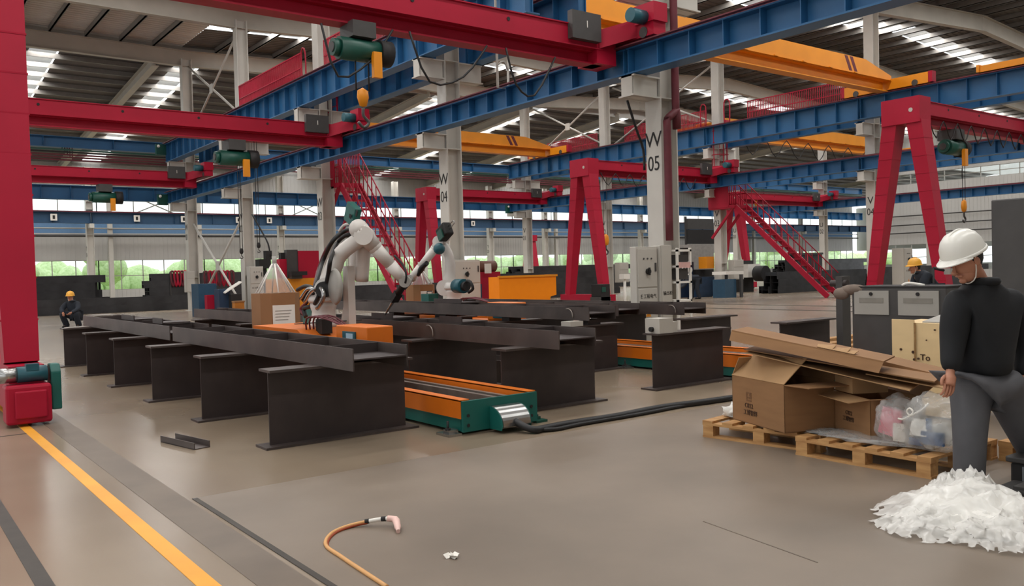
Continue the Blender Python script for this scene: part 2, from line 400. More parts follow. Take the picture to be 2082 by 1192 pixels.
# far wall with two bands of windows
WALLB = mat('wall_sheet_blue', srgb(98, 134, 172), .6, var=.05)
YW = 67.0
for n, z0, z1, m in (('wall_far', 0, .9, WALLG), ('wall_far', 3.05, 5.0, WALLG), ('wall_far', 5.0, 5.7, WALLB), ('wall_far', 5.7, 6.3, WALLG), ('wall_far', 7.9, 10.1, WALLG)):
    b = MB(); b.box(-9, 111, YW, YW+.12, z0, z1)
    if m is WALLG:
        for k in range(400): b.box(-9+.3*k, -9+.3*k+.06, YW-.02, YW, z0, z1)
    struct(b, n, m)
def window_band(z0, z1, x0, x1, step, bars, y):
    global nwin
    x = x0
    while x < x1-.1:
        xe = min(x+step, x1); nwin += 1
        b = MB(); b.box(x, xe, y+.05, y+.06, z0, z1); o = struct(b, 'window_%d' % nwin, GLASS)
        b = MB(); n = max(2, int((xe-x)/bars))
        for k in range(n+1): b.box(x+(xe-x)*k/n-.03, x+(xe-x)*k/n+.03, y+.02, y+.09, z0, z1)
        for z in [z0, z1] + ([z0+(z1-z0)*.47] if z1 < 4 else []): b.box(x, xe, y+.02, y+.09, z-.03, z+.03)
        f = b.build('window_frame', GREY2, o); x = xe
window_band(.9, 3.05, -9, 111, 7.5, 1.5, YW)
window_band(6.3, 7.9, -9, 111, 7.5, 2.5, YW)
for z, r in ((4.78, .09), (5.3, .05)):
    b = MB(); b.cyl((-9, 66.2, z), (111, 66.2, z), r, n=8); one(b, 'wall_pipe', DGREY if z < 5 else GREY2, 'long dark pipe along the far wall' if z < 5 else 'thin pale pipe above the dark pipe on the far wall', 'pipe')
# side wall on the right with its windows
XE = 73.8
for z0, z1 in ((0, 1), (3, 9)):
    b = MB(); b.box(112, 112.2, 30, 67, z0, z1); struct(b, 'wall_right', WALLG)
b = MB(); b.box(73.6, 112, 41.9, 42, 10.5, 13); struct(b, 'wall_gable', WALLG)
for z0, z1 in ((0, .6), (2.9, 8.2), (9.1, 12.9)):
    b = MB(); b.box(XE, XE+.12, 0, 41.9, z0, z1)
    for k in range(139): b.box(XE-.02, XE, .3*k, .3*k+.06, z0, z1)
    struct(b, 'wall_right', WALLG)
for z0, z1 in ((.6, 2.9), (8.2, 9.1)):
    y = 12
    while y < 41:
        ye = min(y+7.5, 41.9); nwin += 1
        b = MB(); b.box(XE+.05, XE+.06, y, ye, z0, z1); o = struct(b, 'window_%d' % nwin, GLASS)
        b = MB()
        for k in range(6): yy = y+(ye-y)*k/5; b.box(XE+.02, XE+.09, yy-.03, yy+.03, z0, z1)
        for z in (z0, z1, (z0+z1)/2): b.box(XE+.02, XE+.09, y, ye, z-.03, z+.03)
        b.build('window_frame', GREY2, o); y = ye
for k, z in enumerate((3.9, 4.6, 5.4)):
    b = MB(); b.cyl((XE-.3, 1, z), (XE-.3, 41, z), .05, n=8); one(b, 'wall_pipe', DGREY, 'dark pipe on the right wall, %s of three' % ('lowest', 'middle', 'topmost')[k], 'pipe')
for z0, z1 in ((.6, 2.9), (8.2, 9.1)):
    b = MB(); b.box(XE, XE+.12, 0, 12, z0, z1); struct(b, 'wall_right', WALLG)
# near and back enclosure so that daylight comes in through roof and windows
for z0, z1 in ((0, 1.2), (3.2, 6.2), (8.2, 13)):
    b = MB(); b.box(-9, -8.9, -6.9, 67, z0, z1); struct(b, 'wall_left', WALLG)
b = MB(); b.box(-9, 74, -6.9, -6.8, 0, 13.5); struct(b, 'wall_back', WALLG)
# greenery outside the windows
LEAF = mat('leaves', srgb(206, 222, 174), .8, c2=srgb(166, 194, 132), scale=5, bump=.4)
GRASSM = mat('grass_ground', srgb(150, 170, 110), .9, var=.2, scale=1)
b = MB(); b.box(-30, 160, 67.4, 130, -.3, -.02); struct(b, 'ground', GRASSM)
b = MB()
for k in range(150):
    x = -20 + k*1.15; b.ball((x, 84+random.uniform(-2, 2), random.uniform(.8, 2.0)), (random.uniform(1.2, 2.0), 1.2, random.uniform(1.2, 2.1)), n=8)
b.build('undergrowth', LEAF)['kind'] = 'stuff'
for k in range(20):
    x = -12 + k*7 + random.uniform(-.8, .8); y = 77; h = random.uniform(2.6, 4.4)
    t = thing('tree', 'pale green tree outside the far windows', 'tree', (x, y, 0), 'trees outside the far windows')
    b = MB(); b.cyl((x, y, 0), (x, y, h*.6), .12, n=8); b.build('trunk', STACK, t)
    b = MB()
    for j in range(8):
        b.ball((x+random.uniform(-1.1, 1.1), y+random.uniform(-.8, .8), h*.55+random.uniform(-.3, 1)*h*.3), random.uniform(.7, 1.2), n=10)
    b.build('crown', LEAF, t)
# ------------------------------------------------------------------ crane runways
def girder(name_label, axis, a, c, off, z0, z1, face, group='blue crane runway girders', step=.75, m=BLUE, rail=True, shelf=False):
    """blue plate girder along axis 'y' (at x=off) or 'x' (at y=off), stiffeners on the side `face`"""
    pt = (lambda t, o, z: (off+o, t, z)) if axis == 'y' else (lambda t, o, z: (t, off+o, z))
    t = thing('runway_girder', name_label, 'crane girder', pt((a+c)/2, 0, z0), group)
    h = z1-z0; b = MB()
    b.ibeam(pt(a+.01, 0, (z0+z1)/2), pt(c-.01, 0, (z0+z1)/2), h, .38, .02, .03); b.build('beam', m, t)
    n = max(2, round((c-a)/step))
    st = None
    for k in range(n+1):
        y = a+.06+(c-a-.12)*k/n
        if st is None:
            b = MB(); b.bar(pt(y, face*.1, z0+.03), pt(y, face*.1, z1-.03), .015 if axis == 'y' else .17, .17 if axis == 'y' else .015, up=(1, 0, 0)); st = b.build('stiffener', m, t)
        else:
            o = st.copy(); col.objects.link(o); o.parent = t; o.location = V3(pt(y, 0, 0))-V3(pt(a+.06, 0, 0))
    if rail:
        b = MB(); b.bar(pt(a, 0, z1+.05), pt(c, 0, z1+.05), .07, .10); b.build('rail', DRED, t)
        b = MB(); b.bar(pt(a, face*.26, z1+.015), pt(c, face*.26, z1+.015), .1, .025); b.build('cable_shelf', DRED, t)
    if shelf:
        b = MB(); b.bar(pt(a, -face*.5, z1+.06), pt(c, -face*.5, z1+.06), .5, .03); b.build('walkway', DRED, t)
    return t
def spans(cols, x, z0, z1, tagname, side, first=None, face=-1, ext=None, **k):
    it = sorted(cols.items(), key=lambda p: -p[1])
    for i, ((n0, y0), (n1, y1)) in enumerate(zip(it, it[1:])):
        girder('%s blue girder on %s, between columns %s and %s' % (tagname, side, n0, n1), 'y', y1, y0 + (.5 if i == 0 else 0), x, z0, z1, face, **k)
    n, y = it[-1]
    if ext is not None:
        girder('%s blue girder on %s, from column %s to the picture edge' % (tagname, side, n), 'y', ext, y, x, z0, z1, face, **k)
spans(COLW, 11.75, 5.13, 5.62, 'lower', 'front row near side', ext=5.5)
spans({k: v for k, v in COLW.items() if k != 'W 05'}, 11.75, 7.06, 7.92, 'upper', 'front row near side', ext=14.5, step=1.0, shelf=True)
spans({k: v for k, v in COLW.items() if k != 'W 05'}, 13.3, 7.06, 7.92, 'upper', 'front row far side', ext=14.5, step=1.0)
spans(COLV, 32.0, 5.15, 5.65, 'lower', 'second row near side', ext=11.5)
spans(COLV, 32.0, 7.16, 8.0, 'upper', 'second row near side', ext=10.5, step=1.0)
spans(COLV, 33.6, 7.16, 8.0, 'upper', 'second row far side', ext=12, step=1.0)
spans(COLU, 52.4, 5.15, 5.65, 'lower', 'third column row', ext=18)
spans(COLU, 52.4, 7.1, 8.0, 'upper', 'third column row', ext=18, step=1.0)
# green end boxes with a small white lamp on the runway ends
for x, y, z, l in ((11.45, 42.2, 7.7, 'upper'), (11.45, 42.2, 5.35, 'lower'), (31.95, 42.2, 5.35, 'second row')):
    t = thing('end_box', 'small dark green box with a white lamp on the %s runway end' % l, 'junction box', (x, y, z))
    b = MB(); b.box(x-.3, x+.15, y-.12, y+.1, z-.3, z+.2); b.build('housing', DGREEN, t)
    b = MB(); b.ball((x-.2, y-.13, z+.1), .07, 8); b.build('lamp', PAPER, t)
# transverse runways at the end of the bays
XS = [(-8, 12.48), (12.52, 32.78), (32.82, 53.18), (53.22, 73)]
for i, (a, c) in enumerate(XS):
    girder('upper blue cross girder beyond the column rows, span %s' % ['left of column W 01', 'between W 01 and V 01', 'between V 01 and U 01', 'right of column U 01'][i], 'x', a, c, 43.2, 7.62, 8.12, -1, group='upper blue cross girders', step=3, rail=False)
    for j, (z, m, nm) in enumerate(((7.52, DGREEN, 'green'), (7.42, INK, 'black'), (7.3, DRED, 'upper red'), (7.18, DRED, 'middle red'), (7.06, DRED, 'lower red'))):
        b = MB(); b.bar((a, 43.1, z), (c, 43.1, z), .06, .07)
        for q in range(1, 4): xx = a+(c-a)*q/4+j*.1; b.box(xx-.02, xx+.02, 43.1, 43.13, z, 7.66)
        one(b, 'conductor_bar', m, '%s conductor bar under the upper cross girder %s' % (nm, ['left of column W 01', 'between W 01 and V 01', 'between V 01 and U 01', 'right of column U 01'][i]), 'conductor bar', 'conductor bars under the cross girders')
for i, (a, c) in enumerate(XS):
    girder('lower blue cross girder beyond the column rows, span %s' % ['left of column W 01', 'between W 01 and V 01', 'between V 01 and U 01', 'right of column U 01'][i], 'x', a, c, 43.2, 5.28, 5.92, -1, group='lower blue cross girders', step=1.2, rail=False)
FX = [-9, 12.5, 26.2, 36.5, 46.4, 53, 60, 66.2, 80, 95, 110]
for i, (a, c) in enumerate(zip(FX, FX[1:])):
    girder('dark blue far runway girder below the clerestory, bay %s' % ['left of column Y 24', 'right of column Y 24', 'right of column Y 22', 'left of column Y 20', 'right of column Y 20', 'behind column V 02', 'behind the cabinet column', 'behind the second red leg', 'behind column V 03', 'right of column V 03'][i], 'x', a, c, 63.9, 5.5, 6.25, -1, group='far blue runway girders', step=2.5, m=BLUE2)
# small white number plates hanging on the far girders
for k, x in enumerate((10.2, 15.4, 18.6, 22.6, 25, 31.5, 40, 44)):
    t = thing('number_plate', 'small white number plate on the far blue girder, %s from the left' % ['first', 'second', 'third', 'fourth', 'fifth', 'sixth', 'seventh', 'eighth'][k], 'sign', (x, 63.68, 5.9), 'number plates on the far girder')
    b = MB(); b.box(x-.2, x+.2, 63.68, 63.71, 5.66, 6.1); b.build('plate', PAPER, t)
    b = MB(); b.box(x-.07, x+.07, 63.66, 63.68, 5.76, 6.0); b.build('figure', INK, t)

# ------------------------------------------------------------------ red semi-gantry cranes
def hoist(x, y, ztop, label, drop=None, s=1.0):
    """electric wire rope hoist hanging under a girder that runs along X"""
    t = thing('electric_hoist', label, 'hoist', (x, y, ztop-.5*s), 'electric hoists')
    b = MB(); b.cyl((x-.5*s, y-.05, ztop-.5*s), (x+.35*s, y-.05, ztop-.5*s), .22*s, n=18); b.cyl((x-.62*s, y-.05, ztop-.5*s), (x-.5*s, y-.05, ztop-.5*s), .17*s, n=18); b.build('drum', DGREEN, t)
    b = MB(); b.cyl((x+.35*s, y-.05, ztop-.5*s), (x+.62*s, y-.05, ztop-.5*s), .26*s, n=18); b.build('motor', INK, t)
    b = MB(); b.box(x-.28*s, x+.22*s, y-.28*s, y+.28*s, ztop-.28*s, ztop+.02); b.build('trolley', DGREY, t)
    b = MB(); b.cyl((x-.64*s, y-.05, ztop-.5*s), (x-.60*s, y-.05, ztop-.5*s), .1*s, n=12); b.build('drum_cap', DGREY, t)
    b = MB(); b.box(x+.12*s, x+.3*s, y-.34*s, y-.24*s, ztop-1.05*s, ztop-.55*s); b.build('rope_guide', YEL, t)
    if drop:
        hk = MB(); zz = drop
        hk.lathe([(0, -.15), (.06, -.13), (.10, 0), (.09, .1), (0, .15)], (x, y-.05, zz), 14, sy=.55); h = hk.build('hook_block', YEL, t)
        g = MB(); g.tube([(x, y-.05, zz-.16), (x, y-.05, zz-.28), (x+.09, y-.05, zz-.38), (x, y-.05, zz-.46), (x-.09, y-.05, zz-.38)], .025, 8); g.build('hook', DGREY, h)
        r = MB()
        for dx in (-.11, .11): r.cyl((x+dx, y-.05, zz+.1), (x+dx, y-.05, ztop-.5*s), .012, n=6)
        r.build('rope', INK, t)
    return t
def semi_gantry(x0, x1, y, label, legs=True, zg=5.32, hang=True, cap='S', foot_z=.45, drive=True):
    """box girder along X at y: A-leg on the floor rail at x0, end carriage on the runway at x1"""
    t = thing('semi_gantry_crane', label, 'crane', (x0, y, 0), 'red semi-gantry cranes')
    b = MB()
    b.box(x0-.1, x1-.5, y-.26, y+.26, zg+.27, zg+.62); b.box(x0-.1, x1-.5, y-.29, y+.29, zg+.62, zg+.64); b.box(x0-.1, x1-.5, y-.29, y+.29, zg+.25, zg+.27)
    b.ibeam((x0-.1, y, zg+.125), (x1-.5, y, zg+.125), .25, .3, .02, .025)
    g = b.build('girder', RED, t)
    b = MB()
    n = int((x1-x0)/1.9)
    for k in range(1, n): b.cyl((x0+1.9*k, y-.27, zg+.5), (x0+1.9*k, y-.255, zg+.5), .035, n=8)
    if n > 1: b.build('drain_hole', INK, g)
    # end carriage on the runway rail
    b = MB(); b.box(x1-.16, x1+.16, y-1.15, y+1.15, zg+.42, zg+.70)
    b.prism([(x1-.7, y-.29, zg+.27), (x1-.15, y-.75, zg+.45), (x1-.15, y+.75, zg+.45), (x1-.7, y+.29, zg+.27)], (0, 0, .34)); b.box(x1-.75, x1-.26, y-.27, y+.27, zg, zg+.62); c = b.build('end_carriage', RED, t)
    for s in (-1, 1):
        b = MB(); b.cyl((x1-.175, y+s*.9, zg+.5), (x1-.16, y+s*.9, zg+.5), .1, n=14); b.build('wheel', DGREY, c)
    b = MB(); b.cyl((x1-.55, y-.95, zg+.75), (x1-.2, y-.95, zg+.75), .13, n=14); b.build('motor', TEALM, c)
    b = MB(); b.box(x1-.2, x1+.16, y-1.2, y-.7, zg+.66, zg+1.0); b.cyl((x1+.1, y-1.0, zg+.8), (x1+.22, y-1.0, zg+.8), .12, n=10); b.build('gearbox', RED, c)
    b = MB(); b.box(x1-1.45, x1-.75, y-.4, y-.27, zg+.35, zg+.85); b.build('control_box', DGREY, t)
    text('1', 'plate_mark', (x1-1.1, y-.41, zg+.62), .18, R_MY, PAPER, t)
    if legs:
        b = MB(); b.box(x0-.3, x0+.3, y-.55, y+.55, zg-.05, zg+.66); hd = b.build('leg_head', RED, t)
        b = MB(); b.cyl((x0-.31, y-.3, zg+.3), (x0-.3, y-.3, zg+.3), .06, n=10); b.build('plate_mark', GREY, hd)
        for s in (-1, 1):
            b = MB(); b.bar((x0, y+s*.35, zg), (x0, y+s*1.05, foot_z), .5, .42, up=(0, 1, 0), w2=.34, h2=.3)
            for q in (.1, .2, .3, .4, .5, .6, .7, .8, .9):
                c0 = V3((x0, y+s*.35, zg)).lerp(V3((x0, y+s*1.05, foot_z)), q); ww = .5-.16*q
                b.bar(c0, c0+V3((0, 0, .02)), ww+.02, ww-.06, up=(0, 1, 0))
            lg = b.build('leg', RED, t)
        b = MB(); b.box(x0-.17, x0+.17, y-1.5, y+1.5, .12, foot_z); b.build('floor_carriage', RED, t)
        for s in (-1, 1):
            b = MB(); b.cyl((x0-.05, y+s*1.25, .16), (x0+.05, y+s*1.25, .16), .16, n=16); b.build('wheel', DGREY, t)
    if hang:
        b = MB(); x = x0+.6; pts = []
        k = 0
        while x < x1-1.6: pts.append((x, y-.34, zg+.12 if k % 2 == 0 else zg-.38)); x += .42; k += 1
        if len(pts) > 2: b.tube(pts, .018, 6); b.build('festoon_cable', BLACK, t)
    return t
# nearest crane: its leg stands at the left picture edge
c3 = semi_gantry(1.36, 11.75, 12.0, 'nearest red semi-gantry crane, tall leg at the left picture edge', hang=False, foot_z=.62)
# drive of that leg: red gear motor box, blue motor, green gearbox
b = MB(); b.box(1.12, 1.55, 10.2, 10.495, .03, .44); b.build('gear_housing', RED, c3, bevel=.03)
b = MB(); b.box(1.2, 1.5, 10.17, 10.2, .09, .38); b.build('housing_cover', RED, c3, bevel=.02)
b = MB(); b.cyl((1.25, 10.36, .54), (1.53, 10.36, .54), .085, n=18); b.box(1.33, 1.45, 10.28, 10.4, .58, .65); b.build('drive_motor', TEALM, c3)
b = MB(); b.cyl((1.08, 10.36, .54), (1.25, 10.36, .54), .08, n=18); b.build('motor_cover', CHROME, c3)
b = MB(); b.prism([(1.56, 10.3, .14), (1.56, 10.56, .14), (1.56, 10.56, .55), (1.56, 10.5, .63), (1.56, 10.36, .63), (1.56, 10.3, .55)], (.1, 0, 0)); b.build('gearbox', GREEN, c3, bevel=.015)
b = MB()
for x0, pts in ((5.5, [(-.0, -.1), (.25, -.85), (.8, -.55), (1.2, -.02)]), (7.0, [(0, 0), (.35, -.75), (1.0, -.6), (1.5, -.02)]), (8.9, [(0, 0), (.2, -.6), (.6, -.75), (1.1, -.02)])):
    b.tube([(x0+dx, 11.75, 5.32+dz) for dx, dz in pts], .018, 6)
b.build('festoon_cable', BLACK, c3)
semi_gantry(1.6, 11.75, 23.6, 'second red semi-gantry crane of the left bay, its girder crossing at mid height', hang=False)
semi_gantry(1.6, 11.75, 37.6, 'farthest red semi-gantry crane of the left bay, low at left above the windows', hang=False, zg=5.42)
semi_gantry(23.7, 32.0, 26.2, 'red semi-gantry crane with its A-shaped leg left of column W 05')
semi_gantry(23.3, 32.0, 12.4, 'red semi-gantry crane with its A-shaped leg behind the grey double cabinet')
semi_gantry(23.7, 32.0, 38.6, 'red semi-gantry crane with its leg behind the far robot arm', hang=False)
semi_gantry(43.0, 52.4, 33.9, 'small far red semi-gantry crane behind the right stair', hang=False)
t = thing('crane_leg', 'tiny far red A-shaped crane leg between the front columns', 'crane', (45.6, 57.5, 0))
for s in (-1, 1):
    b = MB(); b.bar((45.6, 57.5+s*.25, 4.1), (45.6, 57.5+s*1.0, .02), .5, .36, up=(0, 1, 0), w2=.4, h2=.3); b.build('leg', RED, t)
b = MB(); b.box(45.3, 45.9, 56.9, 58.1, 4.0, 4.5); b.build('leg_head', RED, t)
hoist(6.2, 11.9, 5.32, 'large green hoist hanging from the nearest red crane at the top', drop=4.22, s=.78)
hoist(8.35, 23.6, 5.3, 'green hoist under the second red girder of the left bay', s=.95)
hoist(7.9, 37.5, 5.4, 'small far green hoist under the lowest left red girder')
hoist(25.9, 12.4, 5.3, 'green hoist under the red girder at the right picture edge')

# ------------------------------------------------------------------ yellow overhead cranes
def bridge(x0, x1, y, label, zb=8.0, h=.95, loops=False):
    t = thing('overhead_crane', label, 'crane', ((x0+x1)/2, y, zb), 'yellow overhead cranes')
    b = MB()
    prof = lambda yy: [(x0+.1, yy, zb+.45), (x0+1.9, yy, zb+.45+h*.0), (x1-1.9, yy, zb+.45), (x1-.1, yy, zb+.45), (x1-.1, yy, zb+.62), (x1-1.9, yy, zb+.45+h*.62), (x0+1.9, yy, zb+.45+h*.62), (x0+.1, yy, zb+.62)]
    b.prism(prof(y-.25), (0, .5, 0)); b.box(x0+.1, x1-.1, y-.29, y+.29, zb+.43, zb+.45)
    b.build('girder', YEL, t)
    b = MB(); b.ibeam((x0+.3, y, zb+.22), (x1-.3, y, zb+.22), .42, .42, .02, .03); b.build('hoist_beam', YEL, t)
    for k in range(1, int((x1-x0)/1.6)):
        b = MB(); b.box(x0+1.6*k-.09, x0+1.6*k+.09, y-.33, y-.25, zb+.43, zb+.47); b.build('lug', YEL, t)
    for dx in (0, .34):
        b = MB(); xx = x1-3.0+dx; b.prism([(xx, y-.253, zb+.5), (xx+.2, y-.253, zb+.5), (xx-.1, y-.253, zb+.45+h*.6), (xx-.3, y-.253, zb+.45+h*.6)], (0, .003, 0)); b.build('stripe', DRED, t)
    for x, nm in ((x0, 'end_carriage'), (x1, 'end_carriage')):
        b = MB(); b.box(x-.16, x+.16, y-1.7, y+1.7, zb+.1, zb+.5); c = b.build(nm, YEL, t)
        b = MB(); b.box(x-.14, x+.14, y-1.85, y-1.7, zb+.12, zb+.52); b.box(x-.14, x+.14, y+1.7, y+1.85, zb+.12, zb+.52); b.build('buffer', RED, c)
        for s in (-1, 1):
            b = MB(); b.cyl((x-.18, y+s*1.2, zb+.18), (x-.165, y+s*1.2, zb+.18), .12, n=12); b.build('wheel', DGREY, c)
    if loops:
        b = MB(); pts = []; x = x0+.8; k = 0
        while x < x1-.8: pts.append((x, y-.4, zb+.2 if k % 2 == 0 else zb-.75)); x += 1.0; k += 1
        b.tube(pts, .025, 6); b.build('festoon_cable', BLACK, t)
    return t
bridge(13.3, 31.95, 17.75, 'large yellow overhead crane at upper right')
bridge(13.3, 31.95, 38.3, 'smaller yellow overhead crane behind column W 04')
bridge(33.6, 52.3, 28.6, 'far yellow overhead crane with hanging cable loops, left of the right red leg', loops=True, zb=8.0)
t = thing('rail_stop', 'long yellow bar lying on the second row runway at the right picture edge', 'rail stop', (32, 12.4, 8.1))
b = MB(); b.box(31.8, 32.2, 10.6, 14.2, 8.1, 8.32); b.build('bar', YEL, t); b = MB(); b.box(31.75, 32.25, 14.2, 14.3, 8.1, 8.36); b.build('end_plate', YEL, t)

# ------------------------------------------------------------------ guard rails along the upper runways
def guard(x, y0, y1, z, label, panels=True):
    t = thing('guard_rail', label, 'railing', (x, y0, z), 'red guard rails on the upper runways')
    b = MB()
    for zz in (.12, .6, 1.1): b.bar((x, y0, z+zz), (x, y1, z+zz), .04, .04)
    b.box(x-.01, x+.01, y0, y1, z, z+.15)
    b.build('rail', RED, t)
    b = MB(); n = max(2, int((y1-y0)/.09))
    for k in range(n+1): y = y0+(y1-y0)*k/n; b.box(x-.012, x+.012, y-.014, y+.014, z+.1, z+1.1)
    b.build('baluster', RED, t)
    return t
guard(12.05, 27.4, 33.4, 7.95, 'red guard rail on the upper runway right of column W 02')
guard(12.05, 20.5, 25.6, 7.95, 'red guard rail on the upper runway right of column W 03')
guard(12.05, 16.0, 18.4, 7.95, 'red guard rail on the upper runway beside column W 04')
for k, (ya, yb) in enumerate(((18.9, 25.3), (27.8, 33.4), (35.6, 40))):
    guard(33.25, ya, yb, 8.02, 'red guard rail on the second row runway, %s' % ['left of the right red leg', 'between the columns beside W 05', 'right of the yellow crane end'][k])
b = MB(); b.tube([(12.05, 27.05, 7.95), (12.05, 27.05, 9.0), (12.05, 27.35, 9.1), (12.05, 27.35, 7.95)], .025, 6); one(b, 'grab_rail', RED, 'red hooped grab rail in front of column W 03 top', 'railing')
for s, yy in (('left of', 27.3), ('right of', 25.9)):
    b = MB(); b.tube([(32.3, yy, 8.05), (32.3, yy, 9.1), (32.3, yy-.3, 9.1), (32.3, yy-.3, 8.05)], .03, 6); one(b, 'grab_rail', RED, 'hooped grab rail on the upper runway %s column V 03' % s, 'railing')
# ------------------------------------------------------------------ access stairs
def stair(x, ytop, ybot, ztop, w, label, dirx=0):
    """steel stair: platform at (x,ytop), flight falling towards smaller y"""
    t = thing('access_stair', label, 'stair', (x, ybot, 0), 'red access stairs')
    top = V3((x, ytop, ztop)); bot = V3((x+dirx, ybot, 0)); n = 15
    for s in (0, w):
        b = MB(); b.bar(top+V3((s, 0, -.1)), bot+V3((s, 0, .05)), .06, .24, up=(0, 0, 1)); b.build('stringer', RED, t)
    for k in range(1, n):
        p = top.lerp(bot, k/n); b = MB(); b.box(p.x+.03, p.x+w-.03, p.y-.14, p.y+.14, p.z-.06, p.z); b.build('tread', RED, t)
    for s in (0, w):
        b = MB()
        for h in (.55, 1.05): b.tube([top+V3((s, 1.2, h)), top+V3((s, 0, h)), bot+V3((s, 0, h))], .022, 6, smooth=1)
        for k in range(0, n, 1):
            p = top.lerp(bot, k/n)+V3((s, 0, 0)); b.cyl(p, p+V3((0, 0, 1.05)), .016 if k % 3 else .022, n=6)
        b.build('handrail', RED, t)
    b = MB(); b.box(x-.1, x+w+.1, ytop, ytop+1.5, ztop-.16, ztop)
    b.bar((x, ytop+.1, ztop-.1), (x, ytop+1.4, ztop-1.5), .1, .1); b.bar((x+w, ytop+.1, ztop-.1), (x+w, ytop+1.4, ztop-1.5), .1, .1)
    b.build('platform', RED, t)
    for xx in (x, x+w):
        b = MB()
        for k in range(12): yy = ytop+.1+k*.12; b.cyl((xx, yy, ztop), (xx, yy, ztop+1.1), .014, n=6)
        b.bar((xx, ytop, ztop+1.1), (xx, ytop+1.5, ztop+1.1), .04, .04); b.bar((xx, ytop, ztop+.55), (xx, ytop+1.5, ztop+.55), .04, .04)
        b.build('platform_rail', RED, t)
    b = MB(); b.box(x-.12, x-.1, ytop+.3, ytop+1.5, ztop-.1, ztop+1.0); b.build('side_panel', RED, t)
    # caged ladder from platform up to the upper runway
    b = MB(); lx, ly = x+w*.4, ytop+.9
    for dy in (-.22, .22): b.bar((lx, ly+dy, ztop), (lx, ly+dy, 8.1), .04, .04)
    for k in range(int((8.0-ztop)/.3)): z = ztop+.3*k; b.cyl((lx, ly-.22, z), (lx, ly+.22, z), .014, n=6)
    b.build('ladder', RED, t)
    b = MB()
    for k in range(int((8.0-ztop-1.2)/.55)+1):
        z = ztop+1.3+.55*k; b.tube([(lx, ly+.3, z), (lx-.35, ly+.36, z), (lx-.7, ly, z), (lx-.35, ly-.36, z), (lx, ly-.3, z)], .02, 6)
    for dx, dy in ((-.68, 0), (-.4, .33), (-.4, -.33)): b.bar((lx+dx, ly+dy, ztop+1.3), (lx+dx, ly+dy, 8.1), .03, .03)
    b.build('ladder_cage', RED, t)
    return t
stair(12.8, 26.2, 21.9, 4.6, .68, 'red steel stair climbing to column W 03 behind the robot')
stair(32.35, 25.4, 20.7, 4.3, .8, 'red steel stair climbing to column V 03 at right')
# bracing between columns at the top
def brace(x, y0, y1, z0, z1, label, r=.05):
    t = thing('cross_brace', label, 'bracing', (x, (y0+y1)/2, (z0+z1)/2), 'column cross braces')
    for p, q in (((x, y0, z0), (x, y1, z1)), ((x, y0, z1), (x, y1, z0))):
        b = MB(); b.cyl(p, q, r, n=8); b.build('rod', WHITE, t)
    b = MB(); b.box(x-.06, x-.04, (y0+y1)/2-.2, (y0+y1)/2+.2, (z0+z1)/2-.2, (z0+z1)/2+.2); b.build('gusset', WHITE, t)
brace(12.5, 34.6, 41.3, 8.2, 11.5, 'pale X-brace between the tops of columns W 02 and W 01')
brace(12.5, 34.6, 41.3, .05, 4.1, 'pale X-brace between columns W 02 and W 01 near the floor')
brace(33.2, 34.8, 41.2, 8.3, 11.4, 'pale X-brace above the upper runway left of column V 02')
brace(33.2, 26.9, 34.2, 8.3, 11.4, 'pale X-brace above the yellow crane end, between V 03 and V 02')
for i, x in enumerate((17.5, 29.5)):
    t = thing('cross_brace', 'thin X-brace in the far clerestory %s' % ('left of column W 02' if i == 0 else 'right of column W 03'), 'bracing', (x, 66.96, 7.2), 'column cross braces')
    for p, q in (((x-1.6, 66.96, 6.4), (x+1.6, 66.96, 7.8)), ((x-1.6, 66.96, 7.8), (x+1.6, 66.96, 6.4))):
        b = MB(); b.cyl(p, q, .05, n=6); b.build('rod', GREY2, t)
# red downpipe on column W 05
b = MB(); b.tube([(12.55, 11.22, 11.5), (12.55, 11.22, 4.65), (12.55, 11.2, 4.5), (12.3, 11.22, 4.3), (12.3, 11.22, 4.1), (12.3, 11.22, 2.0)], .075, 10, smooth=4)
one(b, 'downpipe', DRED, 'dark red pipe running down column W 05', 'pipe')
b = MB(); b.tube([(11.75, 11.72, 4.7), (12.0, 11.75, 4.2), (12.22, 11.78, 3.8), (12.26, 11.8, 3.4)], .025, 8); one(b, 'power_cable', BLACK, 'black cable slanting from the bracket of column W 05', 'cable')
# ------------------------------------------------------------------ trestles and workpieces
ORD = ['nearest', 'second', 'third', 'fourth', 'fifth', 'farthest']
def trestle(x0, x1, y, label, h=.69):
    t = thing('steel_trestle', label, 'trestle', ((x0+x1)/2, y, 0), 'dark steel I-section trestles')
    b = MB(); b.box(x0, x1, y-.13, y+.13, h-.022, h); b.build('top_flange', STEEL2, t)
    b = MB(); b.box(x0-.05, x1+.05, y-.13, y+.13, 0, .02); b.build('bottom_flange', STEEL2, t)
    b = MB(); b.box(x0+.03, x1-.03, y-.008, y+.008, .02, h-.022); b.build('web', STEEL, t)
    return t
for i, y in enumerate((7.3, 9.2, 11.15, 13.15, 15.05, 17.0)): trestle(2.77, 4.2, y, 'dark steel trestle of the left row, %s from the front' % ORD[i])
for i, y in enumerate((7.2, 9.1, 11.0, 13.0, 15.0, 17.6)): trestle(5.25, 6.62, y, 'dark steel trestle of the row right of the green track end, %s from the front' % ORD[i])
for i, y in enumerate((7.3, 9.28, 11.2, 13.1, 15.0)): trestle(7.62, 9.0, y, ['bare dark trestle with a small white box on its left end', 'dark trestle behind the bare one, carrying a raised beam end', 'third dark trestle of the middle right row', 'fourth dark trestle of the middle right row', 'fifth dark trestle of the middle right row'][i])
for i, y in enumerate((7.2, 9.0, 10.9, 12.9)): trestle(10.05, 11.3, y, ['lone bare trestle left of the grey double cabinet', 'trestle in front of the beam ends below the white cabinet', 'third trestle of the row below the white cabinet', 'last trestle of the row below the white cabinet'][i])
